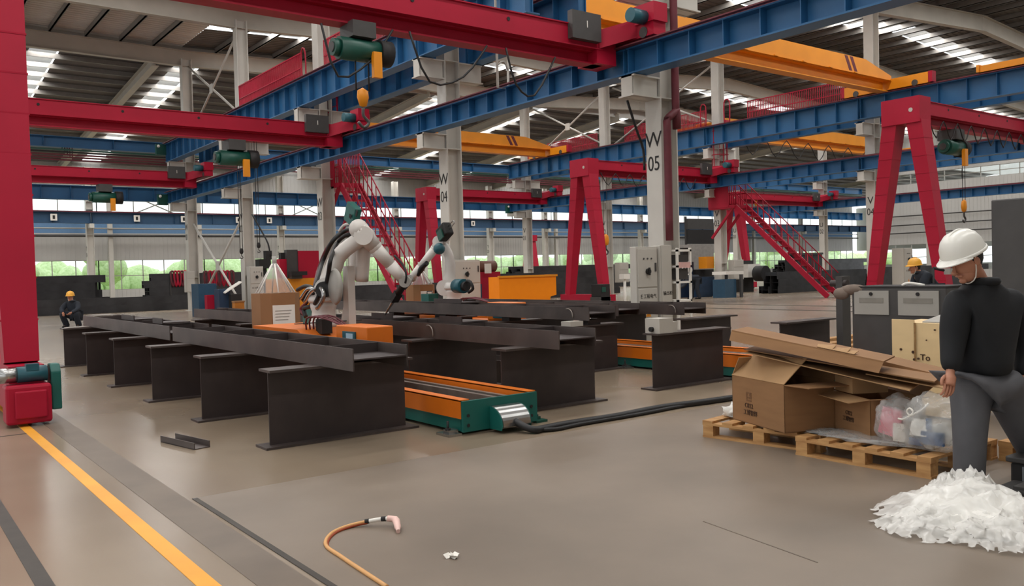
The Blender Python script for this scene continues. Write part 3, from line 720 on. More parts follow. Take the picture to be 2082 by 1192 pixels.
def hbeam(x0, x1, y0, y1, z, label, h=.19, ribs=0, fl=.012):
    t = thing('steel_beam', label, 'steel beam', ((x0+x1)/2, (y0+y1)/2, z), 'H-beams lying on the trestles')
    for x in (x0, x1-fl):
        b = MB(); b.box(x, x+fl, y0, y1, z, z+h); b.build('flange', STEEL2, t)
    b = MB(); b.box(x0+fl, x1-fl, y0+.01, y1, z+h/2-.006, z+h/2+.006); b.build('web', STEEL, t)
    if ribs:
        for k in range(ribs):
            y = y0+(y1-y0)*(k+.5)/ribs
            b = MB(); b.box(x0+fl, x1-fl, y-.005, y+.005, z+h/2+.006, z+h-.005); b.build('rib', STEEL, t)
    return t
hbeam(3.24, 3.77, 6.52, 11.78, .69, 'long dark H-beam on the left trestles, its open end nearest the camera', ribs=5)
hbeam(3.24, 3.77, 11.92, 17.6, .69, 'long dark H-beam on the left trestles, beyond the gap in the row', ribs=4)
hbeam(5.57, 6.08, 6.6, 14.6, .69, 'dark H-beam on the second trestle row, end above the green track', ribs=6)
hbeam(5.57, 6.08, 14.75, 18.6, .69, 'dark H-beam at the far end of the second trestle row, left of the wire box', ribs=3)
hbeam(8.2, 8.73, 9.04, 17.5, .76, 'dark H-beam raised on blocks behind the second row', ribs=6)
hbeam(10.78, 11.33, 9.55, 17, .69, 'dark H-beam below the white cabinets, end open towards the camera', ribs=5)
hbeam(10.1, 10.62, 10.4, 18, .69, 'dark H-beam beside the beam below the white cabinets', ribs=5)
hbeam(6.75, 7.2, 9.2, 16.5, 0, 'dark H-beam lying on the floor between the trestle rows', h=.3)
for i, (x, y) in enumerate(((8.02, 9.2), (8.45, 9.3), (8.45, 11.2), (8.45, 13.1), (8.45, 15))):
    one_ = MB(); one_.box(x-.12, x+.12, y-.1, y+.1, .69, .76)
    one(one_, 'spacer_block', GREY if i == 0 else STEEL, 'pale block on the trestle beside the raised beam end' if i == 0 else 'dark spacer block under the raised beam, %s from the front' % ORD[i-1], 'block')
b = MB(); b.box(3.3, 3.7, 16.9, 17.55, .882, .892); b.box(2.85, 3.22, 16.9, 17.2, .69, .7); one(b, 'steel_plate', BRIGHT, 'bright steel plate on the far left trestle', 'steel plate')
for i, (x, y, z) in enumerate(((10.78, 9.75, .7), (8.2, 9.4, .77), (5.57, 9.0, .7))):  # bright tubes draw the highlight along the rounded flange ends
    b = MB(); b.tube([(x-.012, y+.12, z+.15), (x-.02, y+.04, z+.15), (x-.02, y-.02, z+.1), (x-.02, y-.03, z+.02)], .008, 6)
    one(b, 'highlight_arc', BRIGHT, 'bright curved highlight on the beam flange, %s' % ('below the white cabinet', 'on the raised beam', 'right of the welding carriage')[i], 'highlight')
for i, (x, y, l) in enumerate(((3.3, 12.6, .5), (3.3, 14.2, .8), (5.7, 10.3, .6), (5.7, 8.6, .5), (8.3, 12.5, .9))):
    b = MB(); b.box(x+.03, x+.42, y, y+l, .882 if x < 8 else .952, .90 if x < 8 else .97); b.box(x+.03, x+.045, y, y+l, .9 if x < 8 else .97, .96 if x < 8 else 1.03)
    one(b, 'steel_bracket', STEEL, 'dark steel angle piece lying on top of the %s' % ('far left beam, nearer one', 'far left beam, farther one', 'second row beam, farther one', 'second row beam, nearer one', 'raised beam')[i], 'steel piece')
# white box on the bare trestle
t = thing('switch_box', 'small white box on the left end of the bare trestle', 'box', (7.75, 7.3, .69))
b = MB(); b.box(7.66, 7.9, 7.18, 7.42, .69, .87); b.build('housing', GREY, t)
b = MB(); b.box(7.9, 8.0, 7.2, 7.4, .69, .82); b.build('side_module', GREY, t)
b = MB(); b.cyl((7.62, 7.3, .74), (7.66, 7.3, .74), .03, n=10); b.build('plug', INK, t)

# ------------------------------------------------------------------ robot floor tracks
def track(x0, x1, y0, y1, label):
    t = thing('robot_track', label, 'robot track', ((x0+x1)/2, y0, 0), 'orange and green robot floor tracks')
    b = MB(); b.box(x0+.02, x0+.1, y0+.05, y1, .03, .17); b.box(x1-.1, x1-.02, y0+.05, y1, .03, .17); b.box(x0+.1, x1-.1, y0+.05, y1, .05, .1); b.build('base_frame', GREEN, t)
    for x, s in ((x0, 1), (x1, -1)):
        b = MB(); b.box(min(x, x+s*.012), max(x, x+s*.012), y0+.02, y1, .15, .32); b.box(min(x, x+s*.1), max(x, x+s*.1), y0+.02, y1, .31, .325); b.box(min(x+s*.09, x+s*.1), max(x+s*.09, x+s*.1), y0+.02, y1, .2, .32); b.build('side_cover', ORANGE, t)
    b = MB(); b.box(x0+.12, x0+.5, y0+.06, y1, .1, .17); b.build('drag_chain', BLACK, t)
    b = MB(); b.box(x0+.55, x0+.6, y0+.06, y1, .1, .27); b.box(x1-.2, x1-.15, y0+.06, y1, .1, .27); b.build('guide_rail', BRIGHT, t)
    b = MB(); b.box(x0+.005, x1-.005, y0-.012, y0+.02, .03, .315); e = b.build('end_plate', GREEN, t)
    b = MB()
    for xx in (x0+.06, x1-.08):
        for z in (.09, .18): b.cyl((xx, y0-.02, z), (xx, y0-.012, z), .016, n=8)
    b.build('bolt', INK, e)
    xm = (x0+x1)/2+.03; b = MB()
    prev = None; n = 10; pts = []
    for k in range(n+1):
        a = math.pi/2*k/n; pts.append((y0-.02-.2*math.sin(a), .24-.17*(1-math.cos(a))))
    for (ya, za), (yb, zb) in zip(pts, pts[1:]):
        b.hexa([(xm-.16, ya, za-.008), (xm+.16, ya, za-.008), (xm+.16, yb, zb-.008), (xm-.16, yb, zb-.008), (xm-.16, ya, za), (xm+.16, ya, za), (xm+.16, yb, zb), (xm-.16, yb, zb)])
    b.build('cable_hood', CHROME, t)
    for s in (-1, 1):
        b = MB(); x = xm+s*.165
        b.prism([(x, y0-.015, .03), (x, y0-.015, .24)]+[(x, ya, za) for ya, za in pts[1:]]+[(x, y0-.2, .03)], (.006*s, 0, 0)); b.build('hood_side', GREEN, t)
    y = y0+.12
    while y < min(y1, y0+9):
        for s, x in ((-1, x0), (1, x1)):
            b = MB(); b.box(min(x, x+s*.14), max(x, x+s*.14), y-.11, y+.11, 0, .022); b.box(min(x, x+s*.1), max(x, x+s*.1), y-.05, y+.05, .022, .05); f = b.build('foot', CHROME if s < 0 else DGREEN, t)
            c = MB(); c.cyl((x+s*.08, y, .02), (x+s*.08, y, .13), .012, n=8); c.cyl((x+s*.08, y, .045), (x+s*.08, y, .065), .026, n=6); c.build('bolt', INK, f)
        y += 1.05
    return t
track(4.32, 5.2, 6.52, 20, 'orange and green robot track, its green end plate facing the camera')
track(9.1, 9.95, 5.9, 21, 'orange and green robot track partly hidden behind the bare trestle')
b = MB(); b.tube([(4.78, 6.32, .1), (4.8, 6.2, .06), (4.86, 6.12, .035), (4.95, 6.14, .03), (5.3, 6.16, .03), (5.9, 6.13, .03), (6.6, 6.18, .03), (7.2, 6.1, .03), (7.9, 6.05, .03), (8.6, 6.0, .03)], .035, 8)
b.tube([(4.8, 6.33, .08), (4.86, 6.2, .04), (5.05, 6.08, .02), (5.4, 6.11, .02), (6.2, 6.1, .02), (7.0, 6.13, .02), (7.9, 6.0, .02), (8.6, 5.95, .02)], .02, 6)
one(b, 'power_cable', BLACK, 'thick black cable running over the floor from the green track end', 'cable')

# ------------------------------------------------------------------ welding robots
def carriage(x0, x1, y0, y1, label, lamp=True):
    t = thing('robot_carriage', label, 'robot carriage', ((x0+x1)/2, y0, .33), 'orange robot carriages')
    b = MB(); b.box(x0-.02, x1+.02, y0+.5, y1, .335, .66); b.build('body', ORANGE, t, bevel=.02)
    b = MB(); b.box(x0-.05, x0+.27, y0-1.05, y0-.3, .62, .94); b.build('control_box', ORANGE, t, bevel=.012)
    b = MB(); b.box(x0-.04, x0+.26, y0-1.04, y0+.55, .335, .62); b.build('front_block', ORANGE, t, bevel=.015)
    b = MB(); b.prism([(x0-.03, y0+.5, .70), (x0-.03, y0+.85, .84), (x0-.03, y1, .84), (x0-.03, y1, .66)], (x1-x0+.06, 0, 0)); b.build('deck', ORANGE, t)
    b = MB(); b.box(x0-.07, x0-.05, y0-.80, y0-.5, .66, .88); b.build('blue_panel', TEALM, t)
    b = MB(); b.box(x0-.075, x0-.07, y0-.76, y0-.6, .69, .86); b.build('screen', mat('screen_pale', srgb(170, 196, 214), .3), t)
    b = MB(); b.cyl((x0-.05, y0+1.35, .62), (x0+.1, y0+1.35, .62), .15, n=18); b.build('wheel_cover', BLACK, t)
    b = MB()
    for k in range(4): b.tube([(x0+.1+.05*k, y0+.85, .78), (x0+.06+.05*k, y0+.75, .98), (x0+.05+.06*k, y0+.3, 1.0), (x0+.02+.05*k, y0-.33, .93-.03*k)], .011, 6)
    b.build('wiring', DRED, t)
    b = MB(); b.box(x0+.2, x0+.34, y0+.62, y0+.8, .78, .96); b.build('junction_box', INK, t)
    b = MB(); b.box(x0, x1, y0+.95, y0+1.0, .90, .91); b.build('cable_tray', BLACK, t)
    return t
def limb(b, p, q, r1, r2, n=16):
    b.cyl(p, q, r1, r2, n=n); b.ball(p, r1, n); b.ball(q, r2, n)
def robot(base, sh, el, wr, tip, label, parts):
    base, sh, el, wr, tip = map(V3, (base, sh, el, wr, tip))
    t = thing('welding_robot', label, 'robot', base, 'welding robot arms')
    b = MB(); b.lathe([(.2, 0), (.2, .05), (.165, .08), (.15, .2), (.17, .26), (.17, .32)], base, 22); b.build('pedestal', ROBOT, t)
    side = (wr-base); side.z = 0; side = V3((side.y, -side.x, 0)).normalized()
    b = MB(); b.lathe([(.19, .32), (.2, .36), (.16, .46)], base, 20); b.bar(base+V3((0, 0, .42)), sh, .26, .2); b.cyl(sh-side*.17, sh+side*.17, .15, n=22); b.build('turret', ROBOT, t)
    b = MB(); b.cyl(sh+side*.17, sh+side*.34, .1, n=16); b.cyl(sh-side*.17, sh-side*.24, .16, n=20); b.build('shoulder_motor', BLACK if parts.get('dark') else ROBOT, t)
    b = MB(); d = (el-sh)
    bow = V3((base.x-wr.x, base.y-wr.y, 0)).normalized()*.1 + V3((0, 0, .02))
    pts = [sh, sh+d*.3+bow*.9, sh+d*.65+bow*1.3, el]
    b.tube(pts, [.13, .11, .1, .1], 16, smooth=6); b.cyl(el-side*.14, el+side*.14, .12, n=20); b.build('lower_arm', ROBOT, t)
    b = MB(); f = (wr-el).normalized()
    limb(b, el-f*.12, el+f*.18, .125, .1); b.cyl(el+f*.18, wr-f*.3, .09, .075, n=18); b.cyl(wr-f*.3, wr, .085, .07, n=18); b.build('forearm', ROBOT, t)
    b = MB(); b.cyl(wr-side*.09, wr+side*.09, .075, n=20); b.ball(wr, .075, 14); b.build('wrist', GREY2, t)
    g = (tip-wr); b = MB(); m1 = wr+g*.32; b.cyl(wr, m1, .04, .05, n=14); b.bar(m1, wr+g*.55, .1, .08); b.build('tool_mount', BLACK, t)
    b = MB(); b.tube([wr+g*.5, wr+g*.75, tip], [.022, .016, .012], 10); b.build('torch', CHROME, t)
    return t, side, f
carriage(4.3, 5.22, 9.25, 11.6, 'orange carriage of the front robot on the near track')
r1, sd, ff = robot((4.75, 10.35, .84), (4.78, 10.25, 1.33), tuple(P(742, 480, X=5.12)), tuple(P(824, 573, X=5.62)), tuple(P(783, 640, X=5.66)), 'white welding robot arm in front, bent over the second beam', {'dark': True})
e1 = P(742, 480, X=5.12)
b = MB(); b.cbox(P(717, 436, X=5.1), (.1, .26, .26), Matrix.Rotation(.5, 3, 'X')); o = b.build('wire_feeder', GREEN, r1, bevel=.01)
b = MB(); b.cbox(P(712, 440, X=5.03), (.01, .05, .05), Matrix.Rotation(.5, 3, 'X')); b.cbox(P(725, 434, X=5.03), (.01, .04, .08), Matrix.Rotation(.5, 3, 'X')); b.build('switch_plate', INK, o)
for nm, m, r, px in (('hose_pack', BLACK, .03, [(748, 465), (705, 468), (675, 492), (655, 535), (642, 580), (636, 605), (632, 622), (618, 628), (622, 645)]),
                     ('hose_pack', DRED, .022, [(742, 470), (700, 474), (668, 500), (648, 545), (637, 590), (627, 612), (612, 628), (618, 640)]),
                     ('hose_pack', BLACK, .028, [(756, 490), (735, 478), (705, 478), (685, 495), (673, 525), (668, 555), (664, 575)])):
    b = MB(); b.tube([P(x, y, X=5.3 if i < 2 else 5.1 if i < 4 else 4.62) for i, (x, y) in enumerate(px)], r, 8, smooth=5); b.build(nm, m, r1)
b = MB(); b.tube([P(x, y, X=5.1) for x, y in ((690, 470), (700, 458), (715, 456), (725, 464))], .02, 8, smooth=4); b.build('conduit', ROBOT, r1)
b = MB(); b.tube([P(x, y, X=4.6) for x, y in ((605, 590), (622, 582), (640, 588), (648, 600), (640, 618))], .028, 8, smooth=4); b.tube([P(x, y, X=4.6) for x, y in ((618, 612), (630, 595), (650, 588), (655, 605))], .03, 8, smooth=4); b.build('cable_loop', BLACK, r1)
b = MB(); b.tube([P(x, y, X=4.56) for x, y in ((620, 615), (634, 592), (652, 586), (658, 605), (645, 628))], .028, 8, smooth=4); b.tube([P(x, y, X=4.56) for x, y in ((612, 608), (626, 588), (642, 590))], .025, 8, smooth=4); b.build('silver_hose', CHROME, r1)
b = MB(); p0 = P(682, 583, X=4.66)
b.lathe([(.01, -.03), (.15, -.03), (.17, 0), (.15, .03), (.01, .03)], p0, 20, R=Matrix.Rotation(math.pi/2, 3, 'Y'), sx=1.35); b.build('side_cover', GREY2, r1)
b = MB(); b.tube([P(742, 490, X=5.2), P(738, 525, X=5.2), P(736, 572, X=5.2)], [.1, .09, .085], 12); b.tube([P(724, 495, X=5.2), P(721, 530, X=5.2), P(722, 570, X=5.2)], .06, 10); b.build('dust_sleeve', ROBOT, r1)
b = MB(); q = P(700, 634, X=5.0); b.prism([(5.0, q.y+.13, .84), (5.0, q.y-.13, .84), (5.0, q.y-.13, 1.62), (5.0, q.y, 1.62), (5.0, q.y+.02, 1.1)], (.1, 0, 0)); b.build('support_post', ROBOT, r1)
b = MB(); b.tube([P(x, y, X=5.55) for x, y in ((802, 520), (820, 540), (826, 560), (824, 576))], .016, 6, smooth=4); b.build('torch_cable', BLACK, r1)
# second robot
carriage(9.08, 9.97, 13.0, 16.4, 'orange carriage of the far robot, behind the raised beam')
r2, sd2, f2 = robot((9.5, 14.5, .84), tuple(P(912, 585, X=9.55)), tuple(P(896, 492, X=9.5)), tuple(P(836, 566, X=9.0)), tuple(P(806, 604, X=8.6)), 'white welding robot arm farther back with a blue lit elbow', {})
b = MB(); c0 = P(904, 472, X=9.45); b.cbox(c0, (.2, .34, .28), Matrix.Rotation(-.5, 3, 'X')); b.build('wire_feeder', INK, r2, bevel=.03)
b = MB(); b.cbox(P(895, 478, X=9.32), (.03, .18, .2), Matrix.Rotation(-.5, 3, 'X')); b.build('feeder_panel', DGREEN, r2)
b = MB(); b.tube([P(x, y, X=9.45) for x, y in ((910, 462), (920, 450), (924, 453), (914, 466))], .01, 6); b.build('cable_loop', CHROME, r2)
b = MB(); p0 = P(893, 506, X=9.3); b.ball(p0, .12, 14); b.build('elbow_glow', TEALM, r2)  # blue glow on the elbow, painted as a teal ball
b = MB(); p0 = P(928, 582, X=9.3); b.cyl(p0, p0+V3((-.02, -.3, 0)), .14, n=20); b.build('base_motor', TEALM, r2)
b = MB(); p0 = p0+V3((-.02, -.3, 0)); b.cyl(p0, p0+V3((0, -.1, 0)), .09, n=16); b.tube([p0+V3((0, -.1, .1)), p0+V3((-.02, -.25, .08)), p0+V3((0, -.3, -.05)), p0+V3((0, -.15, -.12))], .03, 8); b.build('connector', INK, r2)
b = MB(); b.tube([P(x, y, X=9.1) for x, y in ((868, 535), (858, 545), (850, 560))], [.05, .06, .04], 8); b.build('cable_cover', BLACK, r2)
# wire barrels under clear hoods
CLEAR = bpy.data.materials.new('clear_plastic'); CLEAR.use_nodes = True; _b = CLEAR.node_tree.nodes['Principled BSDF']
_b.inputs['Base Color'].default_value = (.9, .92, .92, 1); _b.inputs['Roughness'].default_value = .12; _b.inputs['Alpha'].default_value = .28
def barrel(c, s, h, hood, label):
    x, y, z = c; t = thing('wire_box', label, 'box', c, 'cardboard welding wire boxes with clear hoods')
    b = MB(); k = .3*s
    b.prism([(x+dx*s, y+dy*s, z) for dx, dy in ((-.5, -.3), (-.3, -.5), (.3, -.5), (.5, -.3), (.5, .3), (.3, .5), (-.3, .5), (-.5, .3))], (0, 0, h)); b.build('carton', CARDB, t)
    b = MB(); b.box(x-.28*s, x+.28*s, y-.5*s-.004, y-.5*s, z+h*.1, z+h*.68); b.build('label_sheet', PAPER, t)
    b = MB()
    for q in range(4): b.box(x-.22*s, x+(.1+.03*q)*s, y-.5*s-.007, y-.5*s-.004, z+h*(.28+.08*q), z+h*(.30+.08*q))
    b.build('print', GREY2, t)
    b = MB(); b.lathe([(.5*s, h), (.07*s, h+hood), (.03*s, h+hood+.05)], (x, y, z), 12); b.build('hood', CLEAR, t)
    b = MB()
    for q in range(6):
        a = q*math.pi/3+.3; b.cyl((x+.5*s*math.cos(a), y+.5*s*math.sin(a), z+h), (x+.06*s*math.cos(a), y+.06*s*math.sin(a), z+h+hood), .012, n=6)
    b.build('hood_rib', PAPER, t)
    b = MB(); b.cyl((x, y, z+h+hood-.05), (x, y, z+h+hood+.12), .035, n=10); b.build('guide_cone', GREY2, t)
    return t
t = thing('box_platform', 'dark steel platform on the near track under the wire box', 'platform', (5.0, 12.4, .33))
b = MB(); b.box(4.72, 5.3, 12.1, 13.1, .335, .70); b.build('body', DGREY, t, bevel=.015)
w1 = barrel((5.0, 12.6, .70), .62, .56, .44, 'brown wire box with clear hood left of the front robot')
b = MB(); p = V3((5.0, 12.75, 2.12-.3)); b.tube([p, p+V3((-.03, 0, .2)), p+V3((-.1, .1, .42)), p+V3((-.2, .18, .66))], .012, 6); b.build('wire_conduit', BLACK, w1)
barrel((9.4, 15.4+.25, .84), .52, .42, .36, 'brown wire box with clear hood left of the far robot')
# green cubes on the carriage decks
for i, (x, y, z) in enumerate(((4.92, 11.0, .84), (9.2, 14.95, .84))):
    t = thing('power_source', 'small green welding unit %s' % ('behind the front robot base' if i == 0 else 'below the far robot'), 'welding unit', (x, y, z), 'green welding units')
    b = MB(); b.box(x-.12, x+.12, y-.15, y+.15, z, z+.24); b.build('housing', GREEN, t, bevel=.01)
    b = MB(); b.tube([(x-.06, y, z+.24), (x-.06, y, z+.29), (x+.06, y, z+.29), (x+.06, y, z+.24)], .01, 6, smooth=1); b.build('handle', INK, t)

# ------------------------------------------------------------------ small things on the floor
t = thing('steel_channel', 'short dark U-channel offcut lying on the floor at left', 'steel offcut', (2.28, 7.9, 0))
b = MB(); R = Matrix.Rotation(.2, 3, 'Z')
for c, s in (((0, 0, .004), (.15, .62, .008)), ((-.071, 0, .03), (.008, .62, .06)), ((.071, 0, .03), (.008, .62, .06))): b.cbox(V3((2.27, 7.99, 0))+R @ V3(c), s, R)
b.build('profile', STEEL2, t)
HOSE = mat('hose_beige', srgb(214, 160, 100), .5, var=.08); SLEEVE = mat('hose_red_side', srgb(150, 62, 20), .6)
t = thing('air_hose', 'beige and orange hose curling on the foreground floor', 'hose', (2.1, 4.4, 0))
hp = [(1.93, 3.6, .012), (1.95, 4.01, .012), (1.96, 4.17, .012), (1.97, 4.34, .012), (2.01, 4.45, .013), (2.09, 4.55, .014), (2.17, 4.6, .015), (2.26, 4.61, .02), (2.33, 4.58, .03)]
b = MB(); b.tube(hp, .011, 8, smooth=5); b.build('hose', HOSE, t)
b = MB(); b.tube([(x+.007, y-.007, z-.006) for x, y, z in hp], .009, 8, smooth=5); b.build('lining', SLEEVE, t)
b = MB(); b.tube([(2.33, 4.58, .03), (2.40, 4.52, .045), (2.435, 4.48, .05)], .012, 8); b.build('nozzle_tube', PAPER, t)
b = MB(); b.cyl((2.325, 4.585, .03), (2.345, 4.57, .033), .0145, n=10); b.cyl((2.40, 4.52, .045), (2.42, 4.50, .047), .0145, n=10); b.build('clamp', INK, t)
PINKW = mat('nozzle_pink', srgb(228, 190, 180), .5, var=.08)
b = MB(); b.tube([(2.425, 4.49, .05), (2.455, 4.45, .045), (2.43, 4.38, .03), (2.40, 4.32, .016)], [.018, .022, .02, .013], 10, smooth=4); b.build('spray_gun', PINKW, t)
b = MB()
for (x, y, s, a) in ((2.385, 3.775, .03, .3), (2.415, 3.76, .035, 1.2), (2.4, 3.74, .028, 2.2)):
    R = Matrix.Rotation(a, 3, 'Z') @ Matrix.Rotation(.7, 3, 'X'); b.cbox((x, y, .016), (s*1.4, s, .002), R); b.cbox((x+.01, y+.005, .013), (s, s*1.3, .002), Matrix.Rotation(-.6, 3, 'Y'))
one(b, 'paper_scrap', PAPER, 'small crumpled white paper scrap on the front floor', 'paper scrap')
# ------------------------------------------------------------------ control cabinets
def DP(px, py, D):
    """world point on the ray through photo pixel px,py at distance D along the view axis"""
    return EYE + (_f*FPX + _r2*(px-1041) + _d2*(py-596))*(D/FPX)
def cabinet(x0, x1, y0, y1, z0, z1, label, split=None, knob=True, marks=True, face='y', m=GREY):
    t = thing('control_cabinet', label, 'electrical cabinet', ((x0+x1)/2, (y0+y1)/2, z0), 'pale grey electrical cabinets')
    b = MB(); b.box(x0, x1, y0, y1, z0, z1); b.build('housing', m, t, bevel=.01)
    split = split if split is not None else z0+(z1-z0)*.62
    for a, c in ((z0+.04, split-.015), (split+.015, z1-.04)):
        if c-a < .08: continue
        b = MB(); b.box(x0+.03, x1-.03, y0-.015, y0, a, c); d = b.build('door', m, t, bevel=.006)
    xm = (x0+x1)/2
    if knob:
        b = MB(); zk = split+(z1-split)*.4; b.cyl((xm, y0-.06, zk), (xm, y0-.015, zk), .055, n=14); b.box(xm-.015, xm+.015, y0-.08, y0-.05, zk-.07, zk+.07); b.build('switch', INK, t)
        for k in (-1, 0, 1):
            b = MB(); b.cyl((xm+.1*k, y0-.03, z1-.22), (xm+.1*k, y0-.015, z1-.22), .016, n=8); b.build('indicator', DGREY, t)
        b = MB(); b.box(x1-.09, x1-.06, y0-.035, y0-.015, split+.3, split+.46); b.build('handle', DGREY, t)
    if marks:
        b = MB(); b.prism([(xm-.07, y0-.018, z0+(split-z0)*.5), (xm+.07, y0-.018, z0+(split-z0)*.5), (xm, y0-.018, z0+(split-z0)*.5+.13)], (0, .003, 0)); w_ = b.build('warning_sign', YEL, t)
        text('!', 'mark', (xm, y0-.019, z0+(split-z0)*.5+.045), .08, R_MY, INK, w_, depth=.0005)
        text('E', 'mark', (xm-.17, y0-.017, split-.16), .1, R_MY, INK, t); text('工程电气', 'lettering', (xm+.05, y0-.017, split-.16), .085, R_MY, INK, t)
    return t
cabinet(11.26, 11.82, 11.1, 11.26, .05, 1.88, 'tall pale grey cabinet with rotary switch in front of column W 05', split=1.12)
t = cabinet(11.84, 12.16, 11.05, 11.26, .05, 1.9, 'narrow plain cabinet between the switch cabinet and the white rack', knob=False, marks=False, split=1.92)
text('输出柜', 'lettering', (12.02, 11.033, 1.0), .085, R_MY, INK, t)
t = thing('shelf_rack', 'white open rack at the right of the cabinets on column W 05', 'rack', (12.4, 11.0, 0))
b = MB()
for x in (12.22, 12.58): b.box(x-.02, x+.02, 10.95, 10.99, 0, 1.85); b.box(x-.02, x+.02, 11.26, 11.3, 0, 1.85)
for z in (.85, 1.2, 1.5, 1.8): b.box(12.2, 12.6, 10.95, 11.3, z-.02, z+.02)
b.build('frame', PAPER, t)
b = MB(); b.box(12.25, 12.55, 11.0, 11.25, 1.25, 1.46); b.build('tray', DGREY, t)
b = MB(); b.box(12.25, 12.55, 11.0, 11.25, 1.55, 1.72); b.build('tray', DGREY, t)
b = MB(); b.box(12.24, 12.56, 10.94, 10.95, 1.47, 1.58); b.build('notice', mat('notice_pink', srgb(214, 170, 164), .7), t)
cabinet(12.05, 12.93, 18.45, 18.8, .05, 1.82, 'pale grey cabinet with rotary switch in front of column W 04', split=1.2, marks=False)
cabinet(12.3, 12.86, 33.6, 33.95, 0, 1.95, 'pale grey cabinet with switch in front of column W 02', split=1.25)
cabinet(12.0, 12.4, 41.1, 41.42, .9, 1.9, 'small grey box with a cable duct on column W 01', knob=False, marks=False)
cabinet(33.1, 33.9, 26.2, 26.5, .8, 1.75, 'small grey box hanging beside column V 03', knob=False, marks=False)
cabinet(33.5, 34.2, 18.0, 18.5, 0, 2.0, 'pale grey cabinet with a switch behind the right red leg', marks=True)
cabinet(33.2, 33.9, 34.0, 34.4, .7, 1.8, 'small grey box beside column V 02', knob=False, marks=False)
# grey double cabinet
t = thing('robot_controller', 'charcoal double cabinet with two pale grey door panels at right', 'cabinet', (10.4, 5.5, 0))
b = MB(); b.box(10.1, 10.8, 4.92, 6.12, .02, 1.16); b.build('housing', DGREY, t, bevel=.01)
for y0, y1 in ((5.62, 6.08), (5.0, 5.5)):
    b = MB(); b.box(10.085, 10.1, y0, y1, .83, 1.13); d = b.build('door_panel', GREY2, t)
    b = MB(); b.cyl((10.07, (y0+y1)/2, 1.09), (10.085, (y0+y1)/2, 1.09), .022, n=10); b.build('lock', INK, d)
    b = MB(); b.box(10.08, 10.085, y0+.07, y1-.07, .98, 1.04); b.build('grip_recess', mat('recess_grey', srgb(132, 128, 120), .6), d)
b = MB(); b.box(10.1, 10.8, 4.92, 6.12, 1.16, 1.185); b.build('top_plate', INK, t)
b = MB(); b.tube([(10.2, 5.5, 1.19), (10.2, 5.42, 1.22), (10.25, 5.25, 1.19)], .02, 6); one(b, 'cable_end', PAPER, 'pale cable lying on top of the charcoal double cabinet', 'cable')
t = thing('cloth_rag', 'grey brown rag draped over the left corner of the charcoal cabinet', 'rag', (10.2, 6.1, 1.1))
b = MB(); b.ball((10.15, 6.12, 1.14), (.08, .2, .07), 12); b.ball((10.12, 6.28, 1.09), (.06, .12, .08), 10); b.build('cloth', mat('rag_grey', srgb(120, 106, 96), .9, var=.2, bump=.4), t)
t = thing('steel_bracket', 'dark upright bracket standing behind the rag', 'steel piece', (11.0, 6.9, 0))
b = MB(); b.box(10.9, 11.1, 6.75, 6.85, 0, 1.3); b.box(10.85, 11.15, 6.6, 7.0, 0, .05); b.build('post', DGREY, t)
b = MB(); b.cyl((10.95, 6.7, 1.2), (10.95, 6.95, 1.2), .05, n=10); b.build('roller', STEEL, t)
# plywood crate
t = thing('wooden_crate', 'pale plywood crate with dark stains in front of the charcoal cabinet', 'crate', (8.3, 4.15, 0))
b = MB(); b.box(8.0, 8.55, 3.75, 4.42, .02, .90); b.build('body', PLY, t)
b = MB(); b.box(7.985, 8.0, 4.2, 4.42, .02, .93); b.build('side_panel', PLY, t)
b = MB(); b.box(7.98, 7.985, 4.185, 4.2, .02, .9); b.build('seam', mat('seam_brown', srgb(150, 116, 74), .8, var=.3, scale=30), t)
b = MB(); b.prism([(8.05, 4.15, .90), (8.05, 3.75, .90), (8.5, 3.75, .96), (8.5, 4.15, .96)], (0, 0, .012)); b.build('lid', GREY2, t)
b = MB()
for y, z, r in ((4.33, .64, .012), (4.16, .56, .010), (4.13, .5, .009), (4.3, .52, .008), (4.0, .84, .008), (3.92, .8, .006), (4.21, .62, .014), (4.2, .55, .012), (4.08, .74, .006)): b.cyl((7.978, y, z), (7.99, y, z), r, n=8)
b.build('knot', BINK, t)
text('To', 'lettering', (7.995, 4.1, .57), .085, R_MX, BINK, t); text('工博', 'lettering', (7.995, 4.08, .42), .07, R_MX, BINK, t)
# tall dark cabinet at the right edge
t = thing('tall_cabinet', 'tall dark grey cabinet behind the worker at the right picture edge', 'cabinet', (9.3, 3.4, 0))
b = MB(); b.box(9.0, 9.8, 2.7, 3.93, 0, 2.08); b.build('housing', DGREY, t, bevel=.015)
b = MB(); b.box(8.985, 9.0, 2.75, 3.3, .1, 2.0); b.build('door', DGREY, t)
b = MB(); b.box(8.985, 9.0, 3.33, 3.88, .1, 2.0); b.build('door', DGREY, t)
b = MB(); b.box(8.96, 8.985, 3.37, 3.4, .9, 1.1); b.build('handle', INK, t)

# ------------------------------------------------------------------ pallets, cartons, bags
def pallet(cx, cy, rot, label, L=1.08, W=.95):
    t = thing('wooden_pallet', label, 'pallet', (cx, cy, 0), 'wooden pallets at right')
    R = Matrix.Rotation(rot, 3, 'Z'); c = V3((cx, cy, 0))
    def bx(b, x, y, z, sx, sy, sz): b.cbox(c + R @ V3((x, y, z)), (sx, sy, sz), R)
    for i in range(3):
        for j in range(3):
            b = MB(); bx(b, (-.5+.5*i)*(W-.1), (-.5+.5*j)*(L-.11), .065, .1, .1, .09); b.build('block', WOOD, t)
    for i in range(3):
        b = MB(); bx(b, (-.5+.5*i)*(W-.1), 0, .011, .1, L, .02); b.build('skid', WOOD, t)
        b = MB(); bx(b, (-.5+.5*i)*(W-.1), 0, .121, .1, L, .02); b.build('stringer', WOOD, t)
    for j in range(6):
        b = MB(); bx(b, 0, (-.5+j/5)*(L-.1), .141, W, .1, .02); b.build('deck_board', WOOD, t)
    return t
